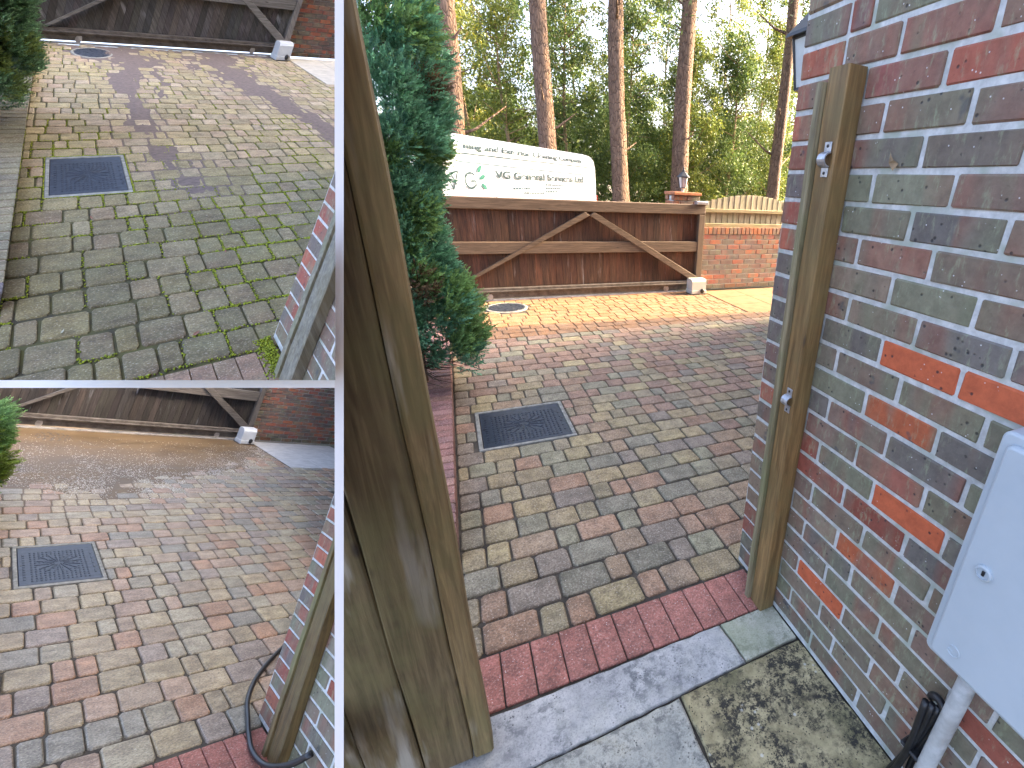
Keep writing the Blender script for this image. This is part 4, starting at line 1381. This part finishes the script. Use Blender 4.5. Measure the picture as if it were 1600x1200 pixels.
def broadleaf(i, x, y, h, wid, n, dens, col, name, label, leaf=.10, zlo=.2):
    n = int(n * 1.9)
    r = np.random.default_rng(100 + i)
    o = np.array((x, y, -.06))
    root = empty(name, MAIN, o)
    tag(root, label, 'tree', 'evergreen trees in the wood')
    pts = [np.array([.12 * math.sin(z * .8 + i), .1 * math.cos(z * .7 + i), z]) for z in np.linspace(0, h * .93, 9)]
    mk('trunk', tube(pts, list(np.linspace(.09, .02, 9)), 8), MAIN, TWIG, o, root, smooth=True)
    lb = []
    for b in range(34):
        z = r.uniform(.6, h * .95); a = r.uniform(0, 2 * math.pi); L = wid * r.uniform(.5, 1.1)
        p0 = np.array([.12 * math.sin(z * .8 + i), .1 * math.cos(z * .7 + i), z]); d = np.array([math.cos(a), math.sin(a), r.uniform(.1, .8)])
        lb.append(tube([p0, p0 + d * L * .45 + [0, 0, r.uniform(-.1, .1)], p0 + d * L + [0, 0, r.uniform(-.2, .35) * L]], [.026, .016, .004], 5, False))
    mk('limbs', merge(lb), MAIN, TWIG, o, root, smooth=True)['kind'] = 'stuff'
    nc = int(24 + h * 9)
    z = zlo + (h - zlo) * r.random(nc) ** .9
    a = r.uniform(0, 2 * math.pi, nc); R = wid * np.sqrt(r.random(nc)) * np.interp(z / h, [0, .3, .7, 1], [.85, 1.0, .75, .3])
    cl = np.stack([np.cos(a) * R, np.sin(a) * R, z], 1)
    cr = r.uniform(.3, .75, nc)
    w = np.interp(z / h, [0, .45, 1], [1.0, .8, dens]); w /= w.sum()
    ci = r.choice(nc, n, p=w)
    P = cl[ci] + unit(r.normal(size=(n, 3))) * (cr[ci] * r.random(n) ** .6)[:, None] * [1, 1, .9]
    D = unit(r.normal(size=(n, 3)) + [0, 0, -.25]); N = unit(r.normal(size=(n, 3)) + [0, 0, .8])
    v, f = leaf_quads(P, D, N, r.uniform(.7, 1.25, n) * leaf, r.uniform(.4, .6, n) * leaf)
    tone = r.uniform(.7, 1.35, nc)[ci][:, None] * r.uniform(.7, 1.3, (n, 1))
    c = np.array(col) * tone
    yl = r.random(n) < .10
    c[yl] = c[yl] * [1.9, 1.45, .8]
    ok = keep(MAIN, v + o).reshape(-1, 4).all(1)
    sel = np.repeat(ok, 4)
    if ok.sum() < 10: return
    ob = put('crown', npmesh('crown', v[sel], np.arange(ok.sum() * 4).reshape(-1, 4), MAIN, LEAF, np.repeat(c, 4, 0)[sel]), MAIN, o, root, trim=False)
    ob['kind'] = 'stuff'
G1, G2, G3 = (.155, .20, .045), (.105, .16, .045), (.20, .235, .05)
trees = [
    (.9, 19.5, 9.0, 1.2, 6500, .4, G3, 'slim yellow green evergreen between the leaning trunk and the juniper'),
    (2.1, 18.2, 6.5, 1.2, 9000, .35, G1, 'ivy clad evergreen behind the left half of the white van'),
    (4.2, 18.6, 7.5, 1.25, 9000, .3, G2, 'dark holly behind the right half of the white van'),
    (6.4, 18.2, 7.0, 1.3, 11000, .4, G2, 'dense dark holly filling the gap between the two middle trunks'),
    (8.9, 18.4, 6.6, 1.4, 12000, .4, G1, 'broad green holly to the right of the pier lantern'),
    (11.0, 18.6, 7.2, 1.4, 11000, .5, G2, 'glossy holly above the arched fence panel'),
    (13.2, 18.8, 8.0, 1.3, 9000, .5, G1, 'tall holly close to the edge of the house wall'),
    (15.6, 20, 8.0, 1.6, 5000, .5, G2, 'holly half hidden behind the house wall')]
trees += [(11.0, 8.8, 12.5, 1.7, 15000, .9, G2, 'unseen holly added to shade the van, nearest to the house'), (12.8, 11.0, 13.5, 1.8, 15000, .9, G1, 'unseen holly added to shade the van, in the middle of its row'), (14.6, 13.0, 14.5, 1.7, 15000, .9, G2, 'unseen holly added to shade the van, farthest from the house')]  # row added out of view to keep sun off the van
for i, (x, y, h, w_, n, dn, c, lb) in enumerate(trees):
    broadleaf(i, x, y, h, w_, n, dn, c, 'holly_tree', lb, .10 if i < 8 else .2)
# farther trees: slim, part bare, with sky between them
fx = [(-.5, 27), (2.2, 29), (4.6, 26), (7.2, 30), (9.4, 27), (12.4, 29), (15.2, 27), (18.5, 28), (21.5, 29)]
flb = ['leftmost of the slim pale trees far back in the wood', 'slim tree far back left of the stout trunk', 'slim tree far back right of the stout trunk', 'slim tree far back between the two middle trunks',
       'slim tree far back right of the thick straight trunk', 'slim tree far back above the arched fence', 'slim tree far back left of the house lantern', 'slim tree far back just behind the house edge', 'slim tree far back hidden mostly by the house']
for i, (x, y) in enumerate(fx):
    broadleaf(20 + i, x, y, 14 + (i * 37 % 5), 2.2, 10500, .55, (G3, G1, G2)[i % 3], 'woodland_tree', flb[i], .15, 1.0)
# low undergrowth: one mass nobody could count
def undergrowth():
    r = np.random.default_rng(9)
    n = 80000
    x = r.uniform(-1.5, 26, n); y = r.uniform(20.5, 24, n)
    top = 4.2 + .7 * np.sin(x * 1.1) + .4 * np.sin(x * 2.7 + 1)
    z = top * r.random(n) ** .7
    P = np.stack([x, y, z], 1)
    D = unit(r.normal(size=(n, 3))); N = unit(r.normal(size=(n, 3)) + [0, 0, .6])
    v, f = leaf_quads(P, D, N, r.uniform(.12, .24, n), r.uniform(.07, .12, n))
    c = np.array(G2) * r.uniform(.5, 1.4, (n, 1))
    ok = keep(MAIN, v).reshape(-1, 4).all(1); sel = np.repeat(ok, 4)
    ob = put('undergrowth', npmesh('undergrowth', v[sel], np.arange(ok.sum() * 4).reshape(-1, 4), MAIN, LEAF, np.repeat(c, 4, 0)[sel]), MAIN, (0, 0, 0), trim=False)
    tag(ob, 'dark leafy undergrowth across the back of the wood', kind='stuff')
undergrowth()

# ------------------------------------------------------------------ moss, silt, muddy water, foam, hose, leaves
def blobs(name, S, pts, size, flat, mat, cols, label, kind='stuff'):
    """Tiny tufts: squat eight-sided beads, all in one mesh."""
    r = np.random.default_rng(4)
    n = len(pts)
    t = np.array([(1, 0, 0), (0, 1, 0), (-1, 0, 0), (0, -1, 0), (0, 0, 1), (0, 0, -1)], float)
    fc = np.array([(0, 1, 4), (1, 2, 4), (2, 3, 4), (3, 0, 4), (1, 0, 5), (2, 1, 5), (3, 2, 5), (0, 3, 5)])
    sz = np.asarray(size)[:, None, None] * r.uniform(.7, 1.3, (n, 6, 1))
    a = r.uniform(0, 6.28, n)
    ca, sa = np.cos(a)[:, None], np.sin(a)[:, None]
    T = np.stack([t[:, 0] * ca - t[:, 1] * sa, t[:, 0] * sa + t[:, 1] * ca, np.broadcast_to(t[:, 2] * flat, (n, 6))], 2)
    V = (np.asarray(pts)[:, None, :] + T * sz).reshape(-1, 3)
    F = (fc[None] + 6 * np.arange(n)[:, None, None]).reshape(-1, 3)
    ob = put(name, npmesh(name, V, F, S, mat, np.repeat(cols, 6, 0)), S, (0, 0, 0), trim=False)
    return tag(ob, label, kind=kind)
MOSS = m_leaf('moss_green', .9, .1)
def moss():
    r = np.random.default_rng(21)
    P = []
    for (a, b, y0, y1) in rects_top:
        xm, ym = (a + b) / 2, (y0 + y1) / 2
        wob = .006 * math.sin(xm * 5.1 + ym * 3.3) + .004 * math.sin(xm * 11 + 2)
        g = noise2(xm * .9, ym * .8, 1.0) + .55 * math.exp(-((ym - 2.35) / .55) ** 2) + .15
        if ym > 4.2: g -= .45
        for (p, q, m) in (((a, y0), (b, y0), 9), ((a, y0), (a, y1), 7)):
            gg = g + r.normal() * .45
            if gg < .22: continue
            k = int(m * min(1.6, gg) * 5.5)
            t = r.random(k)
            for u in t:
                P.append((p[0] + (q[0] - p[0]) * u + r.normal() * .004, p[1] + (q[1] - p[1]) * u + wob + r.normal() * .004, -.004 + r.random() * .004))
    # a ring of moss round the manhole and a cushion at the foot of the wall end
    for i in range(900):
        e = r.integers(0, 4); u = r.random()
        x0, x1, y0, y1 = .001, .565, 2.715, 3.295
        P.append({0: (x0 + (x1 - x0) * u, y0, 0), 1: (x0 + (x1 - x0) * u, y1, 0), 2: (x0, y0 + (y1 - y0) * u, 0), 3: (x1, y0 + (y1 - y0) * u, 0)}[int(e)])
    for i in range(1500):
        P.append((.985 - abs(r.normal()) * .03, 1.13 + .2 * r.random(), abs(r.normal()) * .008))
    P = np.array(P); P = P[keep(TOP, P)]
    n = len(P)
    c = np.array([.27, .32, .025]) * r.uniform(.55, 1.35, (n, 1)) * np.where(r.random((n, 1)) < .25, [[.75, .8, 1]], [[1, 1, 1]])
    blobs('moss', TOP, P, r.uniform(.0028, .0072, n), .6, MOSS, c, 'bright green moss growing in the joints of the mossy paving')
moss()

def height_sheet(name, S, f, x0, x1, y0, y1, nx, ny, mat, label, kind, smooth=True):
    xs, ys = np.linspace(x0, x1, nx), np.linspace(y0, y1, ny)
    X, Y = np.meshgrid(xs, ys)
    Z = f(X, Y)
    V = np.stack([X, Y, Z], 2).reshape(-1, 3)
    I = np.arange(nx * ny).reshape(ny, nx)
    F = np.stack([I[:-1, :-1], I[:-1, 1:], I[1:, 1:], I[1:, :-1]], 2).reshape(-1, 4)
    F = F[V[F, 2].max(1) > -.0098]
    u, inv = np.unique(F, return_inverse=True)
    me = npmesh(name, V[u], inv.reshape(-1, 4), S, mat, smooth=smooth)
    ob = put(name, me, S, (0, 0, 0))
    return tag(ob, label, kind=kind)
def nz(X, Y, s):
    r = np.random.default_rng(s); out = np.zeros_like(X)
    for o_ in range(7):
        fq = 2.0 * 1.75 ** o_
        for q in range(3):
            a = r.uniform(0, 6.28); out += np.sin(fq * (X * np.cos(a) + Y * np.sin(a)) + r.uniform(0, 6.28)) / 1.6 ** o_
    return out / 4
def seg(X, Y, pts):
    """Smallest distance to a run of points, each with its own reach."""
    D = np.full(X.shape, 9.0)
    for (x0, y0, r0), (x1, y1, r1) in zip(pts, pts[1:]):
        t = np.clip(((X - x0) * (x1 - x0) + (Y - y0) * (y1 - y0)) / ((x1 - x0) ** 2 + (y1 - y0) ** 2 + 1e-9), 0, 1)
        d = np.hypot(X - x0 - t * (x1 - x0), (Y - y0 - t * (y1 - y0)))
        D = np.minimum(D, d / (1.25 * (r0 + t * (r1 - r0))))
    return D
def silt(X, Y):
    a = seg(X, Y, [(.75, 6.45, .28), (.98, 6.2, .34), (.88, 5.5, .22), (.74, 4.9, .12)])
    a = np.minimum(a, seg(X, Y, [(.85, 5.2, .12), (.8, 4.3, .10), (.8, 3.4, .17), (.95, 2.85, .2)]) + .35)
    a = np.minimum(a, seg(X, Y, [(1.15, 6.0, .12), (1.25, 5.2, .14), (1.1, 4.6, .1)]) + .45)
    a = np.minimum(a, seg(X, Y, [(2.25, 6.6, .42), (2.25, 6.0, .33), (2.35, 5.2, .25), (2.55, 4.5, .16), (2.7, 3.7, .12)]))
    a = np.minimum(a, seg(X, Y, [(2.55, 4.9, .2), (2.62, 3.9, .2), (2.6, 3.2, .1)]) + .4)
    a = np.minimum(a, seg(X, Y, [(.1, 6.66, .08), (3.3, 6.68, .08)]) + .1)
    g = 2.35 - a + .34 * nz(X * 2.2, Y * 2.0, 3)
    g = g + .22 * nz(X * 6, Y * 6, 23)
    return np.clip(-.0112 + .0125 * np.clip(g * .55, 0, 1.3), -.02, .0050) + .0007 * nz(X * 14, Y * 14, 8)
height_sheet('silt', TOP, silt, -.14, 3.6, 2.4, 6.7, 300, 320, SAND, 'purple brown silt washed over the far half of the mossy paving', 'stuff')

def m_mud():
    q = NT('muddy_water')
    v = q.coords((1 / BOT.k,) * 3, False)
    n1 = q.noise(v, 2.2, 5, .6, .5)
    c = q.mix(q.ramp(n1, [(.3, 0.0), (.7, 1.0)]), (.10, .064, .030), (.175, .12, .064))
    n2 = q.noise(q.coords((1 / BOT.k, .45 / BOT.k, 1), False), 46, 4, .7)
    c = q.mix(q.math('MULTIPLY', q.ramp(n2, [(.56, 0.0), (.68, 1.0)]), .3), c, (.22, .18, .13))
    rip = q.noise(q.coords((1 / BOT.k, .5 / BOT.k, 1), False), 28, 4, .6)
    q.bump(rip, .12, .004)
    return q.done(c, q.ramp(n1, [(.3, .38), (.7, .6)]), 0, .22)
MUD = m_mud()
def mudf(X, Y):
    edge = np.interp(X, [-.2, 0, .5, .9, 1.3, 1.7, 2.2, 3.0, 4.2], [3.72, 3.66, 3.5, 3.42, 3.55, 3.85, 4.15, 4.65, 5.6]) + .10 * nz(X * 2, Y * 2, 12)
    g = (Y - edge)
    z = -.0115 + .013 * np.clip(g / 1.25, 0, 1) ** .8
    z += .0022 * nz(X * 1.2, Y * 1.0, 15)
    z = np.where(X > 2.6, z - .004 * np.clip((X - 2.6), 0, 1.2), z)
    z = z + .004 * np.clip((Y - 4.6) / 1.2, 0, 1)
    return np.clip(z, -.02, .0060) + .0003 * nz(X * 9, Y * 6, 5)
height_sheet('muddy_water', BOT, mudf, -.15, 3.62, 3.3, 6.7, 260, 260, MUD, 'brown muddy water lying over the far half of the washed paving', 'structure')
def foam():
    r = np.random.default_rng(31)
    n = 90000
    x = r.uniform(-.1, 3.6, n); y = r.uniform(3.5, 6.4, n)
    band = np.interp(x, [0, .5, 1.0, 1.6, 2.2, 2.8, 3.5], [4.75, 4.55, 4.4, 4.32, 4.5, 4.9, 5.5])
    g = np.exp(-((y - band) / .34) ** 2) * (.35 + .65 * np.clip((x - .3) / 1.2, 0, 1)) + .30 * np.exp(-((y - band - .5) / .6) ** 2)
    g = g * (.55 + .75 * nz(x * 4, y * 3, 41)) + .02
    ok = (r.random(n) < g) & (y > band - .55)
    P = np.stack([x[ok], y[ok], mudf(x[ok], y[ok]) + .0012], 1)
    P = P[(P[:, 2] > -.006)]
    P = P[keep(BOT, P)]
    m = len(P)
    c = np.array([.72, .69, .63]) * r.uniform(.5, 1.25, (m, 1))
    blobs('foam', BOT, P, r.uniform(.0028, .0088, m), .35, MOSS, c, 'pale froth and grit drifting across the muddy water')
foam()
def hose():
    pts = [(1.52, 1.80, .012), (1.31, 1.69, .012), (1.12, 1.565, .012), (1.0, 1.44, .013), (.945, 1.33, .014), (.905, 1.24, .016), (.88, 1.15, .02), (.885, 1.05, .05), (.91, .95, .14), (.95, .88, .25)]
    P = np.array(pts); Q = []
    for i in range(len(P) - 1):
        p0, p1, p2, p3 = P[max(i - 1, 0)], P[i], P[i + 1], P[min(i + 2, len(P) - 1)]
        for t in np.linspace(0, 1, 6)[:-1]:
            Q.append(.5 * ((2 * p1) + (-p0 + p2) * t + (2 * p0 - 5 * p1 + 4 * p2 - p3) * t ** 2 + (-p0 + 3 * p1 - 3 * p2 + p3) * t ** 3))
    o = np.array((1.0, 1.4, 0))
    h = mk('hose', tube([q - o for q in Q], .0125, 10), BOT, BLACK, o, smooth=True)
    tag(h, 'black pressure washer hose curling round the wall end', 'hose')
hose()
# fallen leaves
LEAFB = m_simple('dead_leaf', (.16, .06, .035), (.30, .14, .08), 30, .8, bump=.2)
def dead_leaf(S, x, y, sz, a, label, mat=LEAFB, z=.006):
    V = [(-sz, 0, 0), (-sz * .4, sz * .38, sz * .12), (sz * .3, sz * .34, sz * .1), (sz, 0, sz * .3), (sz * .3, -sz * .34, sz * .16), (-sz * .4, -sz * .38, sz * .1), (0, 0, -.0005)]
    V = rotz(np.array(V), a)
    F = [(6, 0, 5), (6, 5, 4), (6, 4, 3), (6, 3, 2), (6, 2, 1), (6, 1, 0)]
    ob = put('fallen_leaf', pymesh('fallen_leaf', V, F, S, mat), S, (x, y, z))
    if ob: tag(ob, label, 'leaf', 'fallen leaves on the mossy paving')
dead_leaf(TOP, .66, 1.44, .02, .4, 'curled red brown leaf lying near the foot of the mossy paving')
dead_leaf(TOP, .98, 1.98, .014, 1.4, 'tiny dark leaf on the mossy paving below the wall end')
dead_leaf(TOP, .27, 2.45, .016, 2.0, 'small brown leaf below the slate manhole cover')
dead_leaf(TOP, -.09, 3.12, .022, .2, 'brown leaf caught beside the planter left of the slate cover')
dead_leaf(TOP, .10, 1.60, .012, .9, 'pale chip lying between pavers at the near left of the mossy paving', CREAM)
# a dry leaf stuck in the mortar of the house wall
v = np.array([(0, -.014, .004), (-.008, -.004, .012), (-.006, .006, .02), (-.002, .015, .03), (-.010, .008, .006), (-.006, -.006, -.012)])
lf = put('dry_leaf', pymesh('dry_leaf', v, [(0, 1, 4, 5), (1, 2, 4), (2, 3, 4)], MAIN, TWIG), MAIN, (1.000, .905, 1.652))
if lf: tag(lf, 'pale dry leaf caught in the mortar joint of the house wall', 'leaf')
